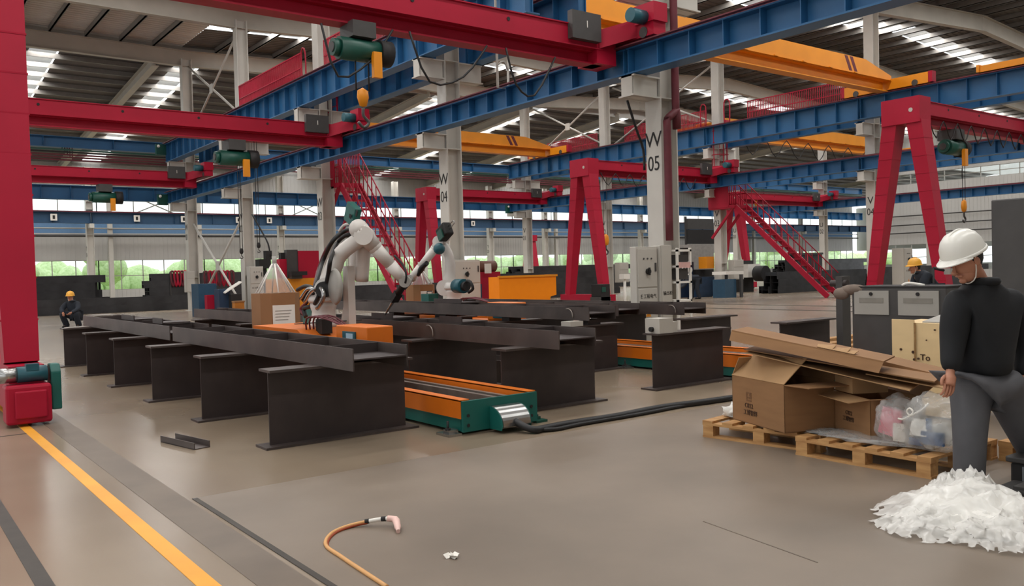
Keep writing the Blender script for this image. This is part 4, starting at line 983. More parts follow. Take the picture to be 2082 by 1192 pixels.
pallet(6.33, 4.47, .12, 'wooden pallet under the large opened carton')
pallet(6.22, 3.44, -.02, 'wooden pallet under the clear bags, nearest to the worker')
pallet(7.05, 2.28, -.1, 'wooden pallet behind the worker legs')
ZP = .152
def carton(A, B, depth, z0, h, label, name='carton', flaps=True, txt=None):
    """open carton: front bottom corners A (left) and B (right) in plan"""
    A, B = V3((*A, 0)), V3((*B, 0)); u = (B-A); w = u.length; u.normalize(); n = V3((-u.y, u.x, 0))     # n points away from camera
    if n.x < 0: n = -n
    t = thing('cardboard_box', label, 'cardboard box', (A+B)/2+V3((0, 0, z0)), 'opened cartons on the pallets')
    Z = V3((0, 0, 1)); th = .006
    def q(p, s1, s2): return [p, p+s1, p+s1+s2, p+s2]
    o = A+V3((0, 0, z0)); b = MB()
    b.prism(q(o, u*w, Z*h), n*th); b.prism(q(o+n*(depth-th), u*w, Z*h), n*th); b.prism(q(o, n*depth, Z*h), u*th); b.prism(q(o+u*(w-th), n*depth, Z*h), u*th); b.prism(q(o, u*w, n*depth), Z*th)
    b.build('body', CARD, t)
    return t, o, u, n, w
t, o, u, n, w = carton((6.02, 4.80), (5.78, 4.10), .48, ZP, .385, 'large opened brown carton with printed mark, left on the pallet')
Zu = V3((0, 0, 1)); top = o+Zu*.385
def flap(p, along, out, t, m=CARD2, nm='flap'):
    b = MB(); k = along.cross(out).normalized()*.006; b.prism([p, p+along, p+along*.96+out, p+along*.04+out], k); return b.build(nm, m, t)
flap(top, u*w, n*.2+Zu*.2+u*.06, t); flap(top+u*w, n*.48, u*.22-Zu*.005+n*.05, t, CARD); flap(top, n*.48, -u*.02+Zu*.16+u*.1, t, CARD2); flap(top+n*.48, u*w, n*.1+Zu*.2, t, CARD)
RT = Matrix((u, Zu, u.cross(Zu))).transposed()
fo = o+u*(w*.34)-n*.002
text('C022', 'lettering', fo+Zu*.15, .055, RT, BINK, t); text('工博智焊', 'lettering', fo+Zu*.09+u*.02, .05, RT, BINK, t)
b = MB()
for du, dz, su, sz in ((0, .26, .075, .012), (-.03, .23, .012, .06), (.03, .235, .012, .05), (.0, .22, .04, .012), (0, .195, .07, .012), (.015, .245, .02, .02)): b.cbox(fo+u*du+Zu*dz, (su, .003, sz), Matrix((u, n, Zu)).transposed())
b.build('printed_emblem', mat('ink_faint', srgb(124, 88, 58), .8), t)
t, o, u, n, w = carton((6.28, 4.02), (5.98, 3.49), .42, ZP, .31, 'medium opened brown carton in the middle of the pallets')
top = o+Zu*.31; flap(top, u*w, -n*.16-Zu*.02, t); flap(top+u*w, n*.42, u*.12+Zu*.02, t, CARD); flap(top+n*.42, u*w, n*.15+Zu*.1, t, CARD)
RT = Matrix((u, Zu, u.cross(Zu))).transposed(); fo = o+u*(w*.45)-n*.002
text('C022', 'lettering', fo+Zu*.16+u*.03, .045, RT, BINK, t); text('工博智焊', 'lettering', fo+Zu*.11+u*.02, .042, RT, BINK, t)
t = thing('cardboard_box', 'small closed light brown carton resting on top of the medium carton', 'cardboard box', (6.3, 3.75, .47))
R = Matrix.Rotation(-.5, 3, 'Z'); b = MB(); b.cbox((6.3, 3.75, .47+.06), (.3, .26, .12), R); b.build('body', CARD2, t)
b = MB(); b.cbox(V3((6.3, 3.75, .594)), (.05, .262, .003), R); b.build('tape', CARD, t)
# long flattened cartons leaning over the boxes
def sheet(p, q, wdt, th, label, m=CARD, drop=None, tilt=.0, fold=False):
    """cardboard sheet with near edge p(left) to q(right), reaching wdt away from the camera"""
    p, q = V3(p), V3(q); u = q-p; n = V3((.92, .3, .0)).normalized()*wdt+V3((0, 0, tilt))
    t = thing('flattened_carton', label, 'cardboard sheet', p, 'flattened cartons leaning over the boxes')
    k = u.cross(n).normalized(); k = k if k.z > 0 else -k
    b = MB(); b.prism([p, q, q+n, p+n], k*th); b.build('panel', m, t)
    if drop:
        b = MB(); b.prism([p, q, q+V3((-.03, .02, -drop)), p+V3((-.03, 0, -drop))], n.normalized()*.008); b.build('front_fold', m, t)
    if fold:
        b = MB(); e = p+u*.62+k*th
        for i in range(5):
            s = p+u*(.60+.045*i)+k*(th+.004); b.prism([s, s+u*.05, s+u*.06+n*.2+k*(.02+.015*(i % 2)), s-u*.01+n*.18+k*.012], k*.004)
        b.build('torn_edge', CARD2, t)
    return t
for i, (a, c, wd, th, lb, m, dr, fo) in enumerate((
        ((1487, 674, 5.86), (1796, 738, 5.86), .4, .012, 'top folded carton with a torn edge, highest of the leaning cartons', CARD, .075, True),
        ((1512, 712, 5.95), (1900, 778, 5.95), .6, .008, 'second leaning carton, just below the torn one', CARD, None, False),
        ((1514, 718, 5.9), (1850, 796, 5.9), .6, .008, 'lowest leaning carton with a pale long edge', CARD2, None, False),
        ((1700, 742, 6.1), (1926, 786, 6.1), .5, .03, 'leaning carton at right with its corner beside the worker', CARD, None, False),
        ((1760, 762, 6.0), (1922, 792, 6.0), .45, .008, 'short pale cardboard sheet under the right corner of the leaning cartons', CARD2, None, False),
        ((1720, 730, 6.3), (1910, 776, 6.3), .4, .05, 'bent brown carton behind the torn edge', CARD, None, False))):
    sheet(P(a[0], a[1], X=a[2]), P(c[0], c[1], X=c[2]), wd, th, lb, m, dr, .0, fo)
from mathutils import noise as MN
def crumple(c, r, amp, freq, seed, n=4, flat=None, sharp=.5):
    bm = bmesh.new(); bmesh.ops.create_icosphere(bm, subdivisions=n, radius=1)
    for v in bm.verts:
        d = v.co.normalized(); p = d*freq+V3((seed, seed*.7, 0))
        k = 1+amp*(MN.noise(p)+.5*MN.noise(p*2.3)+.35*abs(MN.noise(p*5.1))*sharp)
        v.co = V3((d.x*r[0]*k, d.y*r[1]*k, d.z*r[2]*k))
        if flat is not None and v.co.z < flat: v.co.z = flat+.02*(v.co.z-flat)
        v.co += V3(c)
    for f in bm.faces: f.smooth = True
    b = MB(); b.bm.free(); b.bm = bm; return b
def film_mat(name, c, alpha, rough=.25):
    m = mat(name, c, rough, var=.06, scale=9); m.node_tree.nodes['Principled BSDF'].inputs['Alpha'].default_value = alpha; return m
FILM = film_mat('plastic_film', (.93, .91, .86), .8)
_nt = FILM.node_tree; _v = _nt.nodes.new('ShaderNodeTexNoise'); _v.inputs['Scale'].default_value = 9; _v.inputs['Detail'].default_value = 6; _v.inputs['Distortion'].default_value = 2.5
_t = _nt.nodes.new('ShaderNodeTexCoord'); _b2 = _nt.nodes.new('ShaderNodeBump'); _b2.inputs['Strength'].default_value = .5; _b2.inputs['Distance'].default_value = .02
_nt.links.new(_t.outputs['Object'], _v.inputs[0]); _nt.links.new(_v.outputs[0], _b2.inputs['Height']); _nt.links.new(_b2.outputs[0], _nt.nodes['Principled BSDF'].inputs['Normal']); BAG = film_mat('clear_bag', (.72, .72, .70), .34, .15)
PINK = mat('foam_pink', srgb(222, 120, 140), .7, var=.1); PBLUE = mat('print_blue', srgb(70, 100, 140), .6, var=.3, scale=20)
t = thing('plastic_bag', 'clear plastic bag with pink foam inside on the pallet', 'plastic bag', (6.0, 3.3, ZP), 'clear bags on the pallet')
b = crumple((6.02, 3.27, ZP+.17), (.17, .17, .19), .28, 2.2, 3, flat=-.165); b.build('film', BAG, t)
b = MB(); b.cbox((6.0, 3.33, ZP+.16), (.05, .16, .2), Matrix.Rotation(.2, 3, 'X')); b.build('foam_sheet', PINK, t)
b = MB(); b.cbox((5.95, 3.24, ZP+.1), (.03, .1, .13)); b.cbox((6.05, 3.2, ZP+.09), (.1, .08, .12)); b.build('white_packet', PAPER, t)
t = thing('plastic_bag', 'knotted clear plastic bag with blue and white rubbish beside the worker', 'plastic bag', (5.98, 3.03, ZP), 'clear bags on the pallet')
b = crumple((6.0, 3.02, ZP+.18), (.19, .2, .21), .3, 2.4, 8, flat=-.175); b.build('film', BAG, t)
b = MB(); b.cbox((5.92, 3.08, ZP+.16), (.03, .12, .12), Matrix.Rotation(.3, 3, 'Y')); b.cbox((5.98, 2.95, ZP+.12), (.05, .14, .16), Matrix.Rotation(-.3, 3, 'X')); b.build('white_packet', PAPER, t)
b = MB(); b.cbox((5.9, 2.98, ZP+.1), (.02, .16, .09)); b.cbox((5.89, 3.0, ZP+.2), (.02, .035, .08)); b.cbox((5.95, 3.1, ZP+.06), (.1, .1, .05)); b.build('blue_wrapper', PBLUE, t)
b = MB(); k = V3((5.84, 3.11, ZP+.25)); b.tube([k, k+V3((0, .02, .03)), k+V3((0, 0, .055)), k+V3((0, -.025, .03)), k], .007, 6); b.tube([k, k+V3((.01, -.08, .05)), k+V3((.03, -.12, .1))], .008, 6); b.tube([k, k+V3((0, .05, -.03)), k+V3((.01, .09, -.03))], .007, 6); b.build('knot', PAPER, t)
b = crumple((6.05, 3.5, ZP+.01), (.2, .5, .03), .35, 3, 21, n=3, flat=-.005); b.build('plastic_sheet', BAG); tag(bpy.data.objects['plastic_sheet'], 'thin plastic sheet lying flat on the pallet before the medium carton', 'plastic sheet')
b = crumple((6.15, 4.88, ZP+.04), (.12, .08, .07), .5, 3, 31, n=3, flat=-.035); tag(b.build('plastic_wrap', FILM), 'scrap of white plastic at the left end of the pallet', 'plastic sheet')
# heap of film in front of the worker
t = thing('plastic_film', 'heap of crumpled white plastic film on the floor before the worker', 'plastic film', (4.95, 2.3, 0))
b = crumple((5.0, 2.24, .05), (.3, .38, .10), .25, 2.0, 5, n=5, flat=-.048); b.build('film', FILM, t)
FILM2 = film_mat('plastic_film_thin', (.95, .93, .89), .5, .18)
def film_sheet(c, sx, sy, rot, amp, seed, hgt):
    n = 46; R = Matrix.Rotation(rot, 3, 'Z'); b = MB(); vs = []
    for i in range(n+1):
        for j in range(n+1):
            u, v = i/n*2-1, j/n*2-1; r = min(1, math.hypot(u, v)); q = V3((u*2.6+seed, v*2.6, seed))
            ridge = (1-abs(MN.noise(q))*1.6)**2*.6+(1-abs(MN.noise(q*2.4))*1.8)**2*.35
            wob = 1+.22*MN.noise(V3((seed, math.atan2(v, u)*1.5, 0)))
            z = hgt*(1-r*r)+amp*max(0, ridge)*(1.1-r*.7)
            vs.append(V3(c)+R @ V3((u*sx*wob+.03*MN.noise(q*3), v*sy*wob+.03*MN.noise(q*3.3), max(z, .004))))
    ok = lambda i, j: math.hypot(i/n*2-1, j/n*2-1) < 1.0+.12*MN.noise(V3((i*.4, j*.4, seed)))
    b.quad_faces(vs, [(i*(n+1)+j, (i+1)*(n+1)+j, (i+1)*(n+1)+j+1, i*(n+1)+j+1) for i in range(n) for j in range(n) if ok(i+.5, j+.5)])
    for f in b.bm.faces: f.smooth = True
    loose = [v for v in b.bm.verts if not v.link_faces]; bmesh.ops.delete(b.bm, geom=loose, context='VERTS')
    return b
for k, (x, y, sx, sy, ro, am, hg) in enumerate(((4.98, 2.28, .42, .5, .3, .10, .16), (4.72, 2.36, .26, .34, 1.0, .08, .07), (4.75, 2.05, .26, .3, .2, .09, .08), (5.15, 2.42, .24, .3, .8, .14, .16), (5.1, 1.95, .3, .36, .5, .1, .12))):
    film_sheet((x, y, .003), sx, sy, ro, am, 3.1+k*5.7, hg).build('thin_layer', FILM2, t)
# board and black equipment behind the worker
t = thing('cardboard_box', 'pale carton with a dark label behind the worker legs', 'cardboard box', (6.95, 2.35, ZP))
b = MB(); b.box(6.75, 7.3, 2.0, 2.68, ZP, .50); b.build('body', CARD2, t)
b = MB(); b.box(6.744, 6.75, 2.42, 2.54, .2, .25); b.build('label', BINK, t)
t = thing('tool_case', 'black equipment base with grey panel on the floor behind the worker', 'equipment', (6.15, 2.2, 0))
b = MB(); b.box(5.95, 6.4, 1.95, 2.5, .02, .16); b.build('body', INK, t, bevel=.02)
b = MB(); b.box(5.93, 6.42, 1.93, 2.52, .16, .2); b.build('lid', DGREY, t, bevel=.01)
b = MB(); b.box(5.94, 5.95, 2.05, 2.42, .03, .14); b.build('panel', mat('panel_blue_grey', srgb(110, 114, 120), .5), t)
b = MB(); b.box(6.0, 6.2, 2.1, 2.3, .2, .26); b.build('white_pad', PAPER, t)
b = MB(); b.tube([(6.3, 2.5, .3), (6.1, 2.35, .33), (5.98, 2.2, .24), (6.0, 1.95, .22)], .016, 6); b.build('strap', INK, t)
t = thing('base_frame', 'low black frame on the floor at the right edge in front of the equipment', 'equipment', (5.75, 2.15, 0))
b = MB(); b.box(5.62, 5.9, 1.95, 2.46, 0, .06); b.build('frame', INK, t, bevel=.015)
b = MB(); b.box(5.66, 5.86, 2.0, 2.36, .06, .075); b.build('plate', DGREY, t)

# ------------------------------------------------------------------ people
SKIN = mat('skin', srgb(178, 122, 96), .5, var=.06, scale=8); HAIR = mat('hair_black', srgb(26, 22, 22), .7, var=.2)
def skinned(joints, edges, radii, scale=1.0, levels=2, ry=None):
    names = list(joints); me = bpy.data.meshes.new('tmp'); me.from_pydata([joints[n] for n in names], [(names.index(a), names.index(b)) for a, b in edges], [])
    o = bpy.data.objects.new('tmp', me); col.objects.link(o)
    m = o.modifiers.new('s', 'SKIN'); m.use_smooth_shade = True; m.branch_smoothing = .6
    sv = me.skin_vertices[0].data
    for i, n in enumerate(names):
        r = radii[n]; r = r if isinstance(r, tuple) else (r, r); sv[i].radius = (r[0]*scale, r[1]*scale); sv[i].use_root = (i == 0)
    s = o.modifiers.new('u', 'SUBSURF'); s.levels = levels; s.render_levels = levels
    bpy.context.view_layer.update()
    ev = bpy.data.meshes.new_from_object(o.evaluated_get(bpy.context.evaluated_depsgraph_get()))
    bpy.data.objects.remove(o); b = MB(); b.bm.from_mesh(ev); bpy.data.meshes.remove(ev)
    for f in b.bm.faces: f.smooth = True
    return b
ARM = [('chest', 's'), ('s', 'e'), ('e', 'w')]; LEG = [('pelvis', 'h'), ('h', 'k'), ('k', 'a'), ('a', 't')]
def person(J, label, S=1.0, top=INK, pants=DGREY, hat=None, hatm=None, up=None, fwd=None, shoes=INK, sleeves=True, top_scale=1.18, pants_scale=1.2, hem=.05, hand_dir=None):
    """J: joints pelvis chest neck head + L/R s e w (arm) h k a t (leg)"""
    J = {k: V3(v) for k, v in J.items()}
    edges = [('pelvis', 'chest'), ('chest', 'neck'), ('neck', 'head')]
    for sd in 'LR':
        edges += [('chest', 's'+sd), ('s'+sd, 'e'+sd), ('e'+sd, 'w'+sd), ('pelvis', 'h'+sd), ('h'+sd, 'k'+sd), ('k'+sd, 'a'+sd), ('a'+sd, 't'+sd)]
    rad = {'pelvis': .085, 'chest': .085, 'neck': .055, 'head': .06}
    for sd in 'LR': rad.update({'s'+sd: .055, 'e'+sd: .042, 'w'+sd: .032, 'h'+sd: .07, 'k'+sd: .055, 'a'+sd: .042, 't'+sd: .035})
    b = skinned(J, edges, rad, S)
    up = V3(up or (0, 0, 1)).normalized(); fwd = V3(fwd).normalized(); fwd = (fwd-up*fwd.dot(up)).normalized(); lf = up.cross(fwd)
    H = Matrix((fwd, lf, up)).transposed(); hc = J['head']
    def hp(x, y, z): return hc + H @ V3((x, y, z))*S
    b.ball(hc, (.098*S, .078*S, .118*S), 18, H)                                 # skull
    b.ball(hp(.022, 0, -.07), (.068*S, .058*S, .062*S), 14, H)                  # jaw
    b.ball(hp(.075, 0, -.105), (.02*S, .026*S, .018*S), 10, H)                  # chin
    b.tube([hp(.095, 0, .015), hp(.112, 0, -.02), hp(.122, 0, -.035), hp(.1, 0, -.045)], [.008*S, .012*S, .016*S, .01*S], 8)   # nose
    for s in (-1, 1):
        b.ball(hp(-.005, s*.078, -.005), (.024*S, .009*S, .034*S), 10, H)        # ears
        b.ball(hp(.088, s*.034, .022), (.014*S, .02*S, .009*S), 8, H)            # brows
    b.tube([hp(.09, -.026, -.066), hp(.1, 0, -.064), hp(.09, .026, -.066)], .007*S, 6)    # lips
    for sd in 'LR':                                                             # hands: palm, four bent fingers, thumb
        d = (J['w'+sd]-J['e'+sd]).normalized(); d = (d+V3(hand_dir or (0, 0, -.3))*.5).normalized()
        sidev = d.cross(fwd); sidev = sidev.normalized() if sidev.length > .1 else lf; nrm = d.cross(sidev).normalized(); w0 = J['w'+sd]; s_ = S
        b.tube([w0-d*.02*s_, w0+d*.03*s_, w0+d*.085*s_], [.026*s_, .036*s_, .034*s_], 10)
        for i in range(4):
            ln = (.062, .07, .066, .052)[i]*s_; r0 = w0+d*.08*s_+nrm*(i-1.5)*.019*s_
            b.tube([r0, r0+d*ln*.55+sidev*.004, r0+d*ln*.9+sidev*.02*s_, r0+d*ln*1.0+sidev*.036*s_], [.0095*s_, .009*s_, .008*s_, .007*s_], 8)
        r0 = w0+d*.03*s_-nrm*.03*s_; b.tube([r0, r0+d*.03*s_-nrm*.02*s_, r0+d*.065*s_-nrm*.018*s_], [.012*s_, .011*s_, .009*s_], 8)
    root = thing('person', label, 'person', (J['pelvis'].x, J['pelvis'].y, 0))
    b.build('body', SKIN, root)
    e2 = [('pelvis', 'chest'), ('chest', 'neck2')]; J2 = {k: J[k] for k in ('pelvis', 'chest')}; J2['neck2'] = J['chest'].lerp(J['neck'], .92); r2 = {'hem': .17, 'pelvis': .17, 'chest': .19, 'neck2': .085}; J2 = {'hem': J['pelvis']+(J['pelvis']-J['chest']).normalized()*hem, **J2}; e2.append(('hem', 'pelvis'))
    for sd in 'LR':
        for j, r in (('s', .10), ('e', .07), ('w', .048)): J2[j+sd] = J[j+sd]; r2[j+sd] = r
        e2 += [('chest', 's'+sd), ('s'+sd, 'e'+sd), ('e'+sd, 'w'+sd)]
    sw = skinned(J2, e2, r2, S*top_scale); n0 = J['neck']; ax = (J['head']-J['neck']).normalized()
    sw.tube([n0-ax*.03*S+V3((.088*S*math.cos(q), .088*S*math.sin(q), 0)) for q in [k*.524 for k in range(12)]], .026*S, 8, closed=True, smooth=1); sw.build('sweater', top, root)
    e3 = []; J3 = {'pelvis': J['pelvis']}; r3 = {'pelvis': .15}
    for sd in 'LR':
        J3['b'+sd] = J['a'+sd]+(J['a'+sd]-J['k'+sd])*.09; r3['b'+sd] = .082; e3.append(('a'+sd, 'b'+sd))
        for j, r in (('h', .112), ('k', .086), ('a', .08)): J3[j+sd] = J[j+sd]; r3[j+sd] = r
        e3 += [('pelvis', 'h'+sd), ('h'+sd, 'k'+sd), ('k'+sd, 'a'+sd)]
    skinned(J3, e3, r3, S*pants_scale).build('trousers', pants, root)
    for sd in 'LR':
        a, tt = J['a'+sd], J['t'+sd]; fd = (tt-a); fd.z = 0; fd.normalize(); s = MB()
        s.tube([a-fd*.06*S+V3((0, 0, -.03*S)), a+fd*.03*S+V3((0, 0, -.035*S)), a+fd*.12*S+V3((0, 0, -.045*S)), a+fd*.19*S+V3((0, 0, -.05*S))], [.05*S, .055*S, .048*S, .035*S], 12); s.build('shoe', shoes, root)
    hr = MB(); hr.ball(hp(-.02, 0, .015), (.095*S, .086*S, .1*S), 14, H); hr.build('hair', HAIR, root)
    if hat:
        h = MB(); hb = hp(0, 0, .045)
        prof = [(.128, 0), (.128, .012), (.124, .03), (.118, .07), (.1, .11), (.07, .14), (.03, .152), (.005, .154)]
        h.lathe([(r*S, z*S) for r, z in prof], hb, 26, R=H, sx=1.12)
        n = 20; ring = []
        for k in range(n+1):                                                    # visor
            a = -1.25+2.5*k/n; ring.append((hb+H @ V3((math.cos(a)*.138*S, math.sin(a)*.122*S, .008*S)), hb+H @ V3(((math.cos(a)*.138+.055*max(0, math.cos(a)))*S, math.sin(a)*.13*S, -.012*S))))
        for (a0, a1), (c0, c1) in zip(ring, ring[1:]): h.hexa([a0, a1, c1, c0] + [p+up*.006*S for p in (a0, a1, c1, c0)])
        hm = h.build('hard_hat', hatm, root)
        r = MB(); r.tube([hb+H @ V3((.13*math.cos(a)*S, 0, .155*math.sin(a)*S)) for a in [.35+k*.3 for k in range(9)]], .009*S, 6); r.build('crest', hatm, hm)
        g = MB(); g.lathe([(.131*S, -.006*S), (.135*S, 0), (.131*S, .014*S)], hb, 26, R=H, sx=1.12); g.build('rim', hatm, hm)
        c = MB(); c.tube([hp(.0, .082, .03), hp(.03, .06, -.1), hp(.05, 0, -.135), hp(.03, -.06, -.1), hp(.0, -.082, .03)], .004*S, 5); c.build('chin_strap', PAPER, hm)
    return root
HWHITE = mat('helmet_white', srgb(226, 224, 216), .3, var=.02); HYEL = mat('helmet_yellow', srgb(232, 170, 60), .35, var=.05)
SWEAT = mat('sweater_black', srgb(17, 19, 23), .85, var=.15, scale=30); TROU = mat('trousers_grey', srgb(84, 84, 88), .8, var=.08, scale=10); WORKB = mat('workwear_navy', srgb(30, 36, 46), .8, var=.2)
up_ = -_d2*.9 - _r2*.40 + _f*(-.12); fw_ = -_r2*.92 + _d2*.45 - _f*.3
D = 5.42
person(dict(pelvis=DP(1998, 752, D), chest=DP(2002, 632, D), neck=DP(1990, 566, D-.02), head=DP(1964, 530, D-.08),
            sR=DP(1948, 606, D-.06), eR=DP(1938, 690, D-.08), wR=DP(1932, 758, D-.16), sL=DP(2054, 604, D+.08), eL=DP(2085, 700, D+.12), wL=DP(2082, 770, D+.05),
            hR=DP(1974, 785, D-.02), kR=DP(1972, 885, D-.06), aR=DP(1970, 984, D+.02), tR=DP(1925, 998, D-.08),
            hL=DP(2040, 790, D+.05), kL=DP(2076, 872, D+.18), aL=DP(2118, 952, D+.55), tL=DP(2085, 975, D+.5)),
       'person in white hard hat and black sweater at the right edge, head bent down', S=1.0, top=SWEAT, pants=TROU, hat=True, hatm=HWHITE, up=up_, fwd=fw_)
# crouching worker far left
def crouch(px, base_y, D, label, top, hatm, face=1, S=1.0, head_px=None):
    c = DP(px, base_y, D); c.z = 0; R_, F_ = V3((_r.x, _r.y, 0)), V3((_f.x, _f.y, 0)); q = lambda a, b_, z: c+R_*a*S+F_*b_*S+V3((0, 0, z*S))
    person(dict(pelvis=q(0, .1, .42), chest=q(.02*face, -.05, .72), neck=q(.02*face, -.1, .9), head=q(.0, -.14, 1.0), sR=q(-.19, -.05, .8), eR=q(-.26, -.22, .6), wR=q(-.12, -.4, .5), sL=q(.19, -.05, .8), eL=q(.27, -.2, .6), wL=q(.14, -.4, .5),
                hR=q(-.1, .05, .4), kR=q(-.22, -.32, .48), aR=q(-.2, -.05, .08), tR=q(-.22, -.2, .04), hL=q(.1, .05, .4), kL=q(.22, -.3, .5), aL=q(.2, -.05, .08), tL=q(.22, -.2, .04)),
           label, S=S, top=top, pants=top, hat=True, hatm=hatm, up=(0, 0, 1), fwd=(-.6, -.8, -.1))
crouch(150, 668, 28.6, 'person in dark workwear and yellow hard hat crouching far left behind the beams', WORKB, HYEL, S=1.02)
# bending worker by the blue machine
def stand(px, py, D, label, top, hatm, bend=.4, S=1.0):
    c = DP(px, py, D); c.z = 0; R_, F_ = V3((_r.x, _r.y, 0)), V3((_f.x, _f.y, 0)); q = lambda a, b_, z: c+R_*a*S+F_*b_*S+V3((0, 0, z*S)); k = bend
    person(dict(pelvis=q(.12*k, 0, .92), chest=q(-.35*k, 0, 1.32-.35*k), neck=q(-.5*k, 0, 1.5-.5*k), head=q(-.62*k, 0, 1.6-.55*k), sR=q(-.35*k, -.19, 1.38-.4*k), eR=q(-.5*k, -.2, 1.1-.45*k), wR=q(-.75*k, -.15, .9-.4*k), sL=q(-.35*k, .19, 1.38-.4*k), eL=q(-.5*k, .2, 1.1-.45*k), wL=q(-.75*k, .15, .9-.4*k),
                hR=q(.1*k, -.1, .88), kR=q(.05, -.1, .48), aR=q(.15, -.1, .08), tR=q(0, -.12, .04), hL=q(.1*k, .1, .88), kL=q(-.12, .1, .48), aL=q(-.15, .12, .08), tL=q(-.3, .12, .04)),
           label, S=S, top=top, pants=top, hat=hatm is not None, hatm=hatm, up=(-.2*k, 0, 1), fwd=tuple(-_r))
stand(1414, 596, 38.8, 'person in dark clothes bending over beside the blue machine', WORKB, None, bend=1.0)
stand(1890, 690, 17.5, 'person in a yellow hard hat and black jacket behind the right red leg', WORKB, HYEL, bend=.45)
# ------------------------------------------------------------------ machines and stock in the background
def span(px0, px1, py0, py1, D):
    """x0,x1,y,z0,z1 of a front (facing -Y) standing at depth D and covering these photo pixels"""
    a = DP((px0+px1)/2, 560, D); y = a.y; pm = (py0+py1)/2
    l, r = P(px0, pm, Y=y), P(px1, pm, Y=y); t_, b_ = P((px0+px1)/2, py0, Y=y), P((px0+px1)/2, py1, Y=y)
    return l.x, r.x, y, max(b_.z, 0), t_.z
def blk(name, m, parent, px0, px1, py0, py1, D, dep, z0=None, dy=0, bevel=0):
    x0, x1, y, a, b_ = span(px0, px1, py0, py1, D); b = MB(); b.box(x0, x1, y+dy, y+dy+dep, a if z0 is None else z0, b_); return b.build(name, m, parent, bevel=bevel)
def root(name, label, cat, px, D, group=None):
    p = DP(px, 600, D); return thing(name, label, cat, (p.x, p.y, 0), group)
def stack(x0, x1, y, rows, n, h, pitch, label, group, jit=.5):
    """H-beams along X piled in rows"""
    for r in range(rows):
        for k in range(n):
            a, c = x0+random.uniform(0, jit), x1-random.uniform(0, jit)*(1+r*.6)
            yy = y+k*pitch; z = r*h
            if r >= rows-1 and k == n-1: continue
            t = thing('steel_beam', label, 'steel beam', ((a+c)/2, yy, z), group)
            for s in (-1, 1):
                b = MB(); b.box(a, c, yy+s*pitch*.46-.01, yy+s*pitch*.46+.01, z, z+h); b.build('flange', STACK, t)
            b = MB(); b.box(a, c, yy-pitch*.46+.01, yy+pitch*.46-.01, z+h/2-.008, z+h/2+.008); b.build('web', STACK, t)
stack(3.2, 10.2, 47.0, 5, 2, .37, .42, 'dark H-beam in the tall stack at far left', 'H-beams stacked at far left', .6)
stack(-4, 3.0, 46.5, 5, 2, .37, .42, 'dark H-beam in the stack behind the left red leg', 'H-beams stacked behind the red leg', .3)
stack(11.6, 18.2, 47.6, 5, 2, .37, .42, 'dark H-beam in the stack below the red hoses', 'H-beams stacked below the red hoses', .5)
stack(3.5, 13.4, 44.6, 2, 2, .36, .4, 'dark H-beam in the low stack behind the crouching person', 'H-beams in the low left stack', .3)
stack(21.5, 30.5, 35.5, 3, 3, .34, .42, 'dark H-beam in the stack behind the front robot', 'H-beams stacked behind the robot', .8)
stack(16.3, 21.2, 35.5, 3, 2, .34, .42, 'dark H-beam in the stack behind the front robot torch', 'H-beams stacked behind the torch', .5)
stack(25.5, 37, 37.5, 4, 2, .34, .42, 'dark H-beam in the stack behind the yellow bin', 'H-beams stacked behind the yellow bin', .8)
stack(36.5, 46, 26.5, 3, 3, .36, .42, 'dark H-beam in the stack below the right stair', 'H-beams stacked below the right stair', .8)
stack(39, 51, 22.5, 4, 2, .3, .4, 'dark H-beam in the stack behind the right red leg', 'H-beams stacked behind the right leg', .8)
stack(38, 50, 50, 5, 3, .36, .42, 'dark H-beam in the far stack between the columns', 'H-beams in the far stack', .8)
stack(62, 76, 44, 5, 3, .36, .42, 'dark H-beam in the far stack beyond the stair', 'H-beams in the stack beyond the stair', .8)
# red hose bundles hanging on the stack
for (a, c), wh in (((346, 394), 'left of column W 01'), ((414, 476), 'right of column W 01')):
    x0, x1, y, z0, z1 = span(a, c, 553, 582, 46)
    t = thing('hose_rack', 'rack of hanging red hoses %s' % wh, 'hose rack', ((x0+x1)/2, y, 0), 'racks of red hoses')
    b = MB(); b.cyl((x0, y, z1+.02), (x1, y, z1+.02), .04, n=8); b.box(x0-.03, x0+.03, y-.05, y+.05, 0, z1); b.box(x1-.03, x1+.03, y-.05, y+.05, 0, z1); b.build('frame', DGREY, t)
    n = 7
    for k in range(n):
        x = x0+.12+(x1-x0-.24)*k/(n-1); b = MB(); b.tube([(x-.07, y, z1), (x-.09, y-.05, (z0+z1)/2), (x, y-.06, z0), (x+.09, y-.05, (z0+z1)/2), (x+.07, y, z1)], .055, 8, closed=True); b.build('hose', RED if k % 3 else DRED, t)
# machines around column W 02
t = root('welding_positioner', 'dark blue machine with a red box right of column W 01', 'machine', 425, 34)
blk('housing', MBLUE, t, 404, 441, 577, 632, 34, .9, z0=0); blk('panel', NAVY, t, 408, 424, 588, 602, 33.95, .05); blk('tank', RED, t, 421, 436, 600, 618, 33.5, .3, z0=0)
t = root('control_desk', 'dark control desk with tilted white panel left of column W 02', 'machine', 475, 33)
blk('cabinet', NAVY, t, 446, 468, 588, 632, 33, .6, z0=0); blk('cabinet', INK, t, 470, 492, 598, 632, 33, .6, z0=0)
p, q = DP(458, 597, 32.8), DP(492, 575, 32.8); b = MB(); b.prism([p, q, q+V3((0, .35, .02)), p+V3((0, .35, .02))], (0, 0, .04)); b.build('panel', PAPER, t)
t = root('parts_box', 'small orange brown box in front of column W 02', 'box', 487, 31); blk('body', mat('box_amber', srgb(176, 112, 40), .7), t, 478, 497, 614, 634, 31, .3, z0=0); blk('lid', CARD, t, 477, 498, 612, 615, 30.98, .32)
t = root('drill_head', 'black machine head on a post right of column W 02', 'machine', 540, 36)
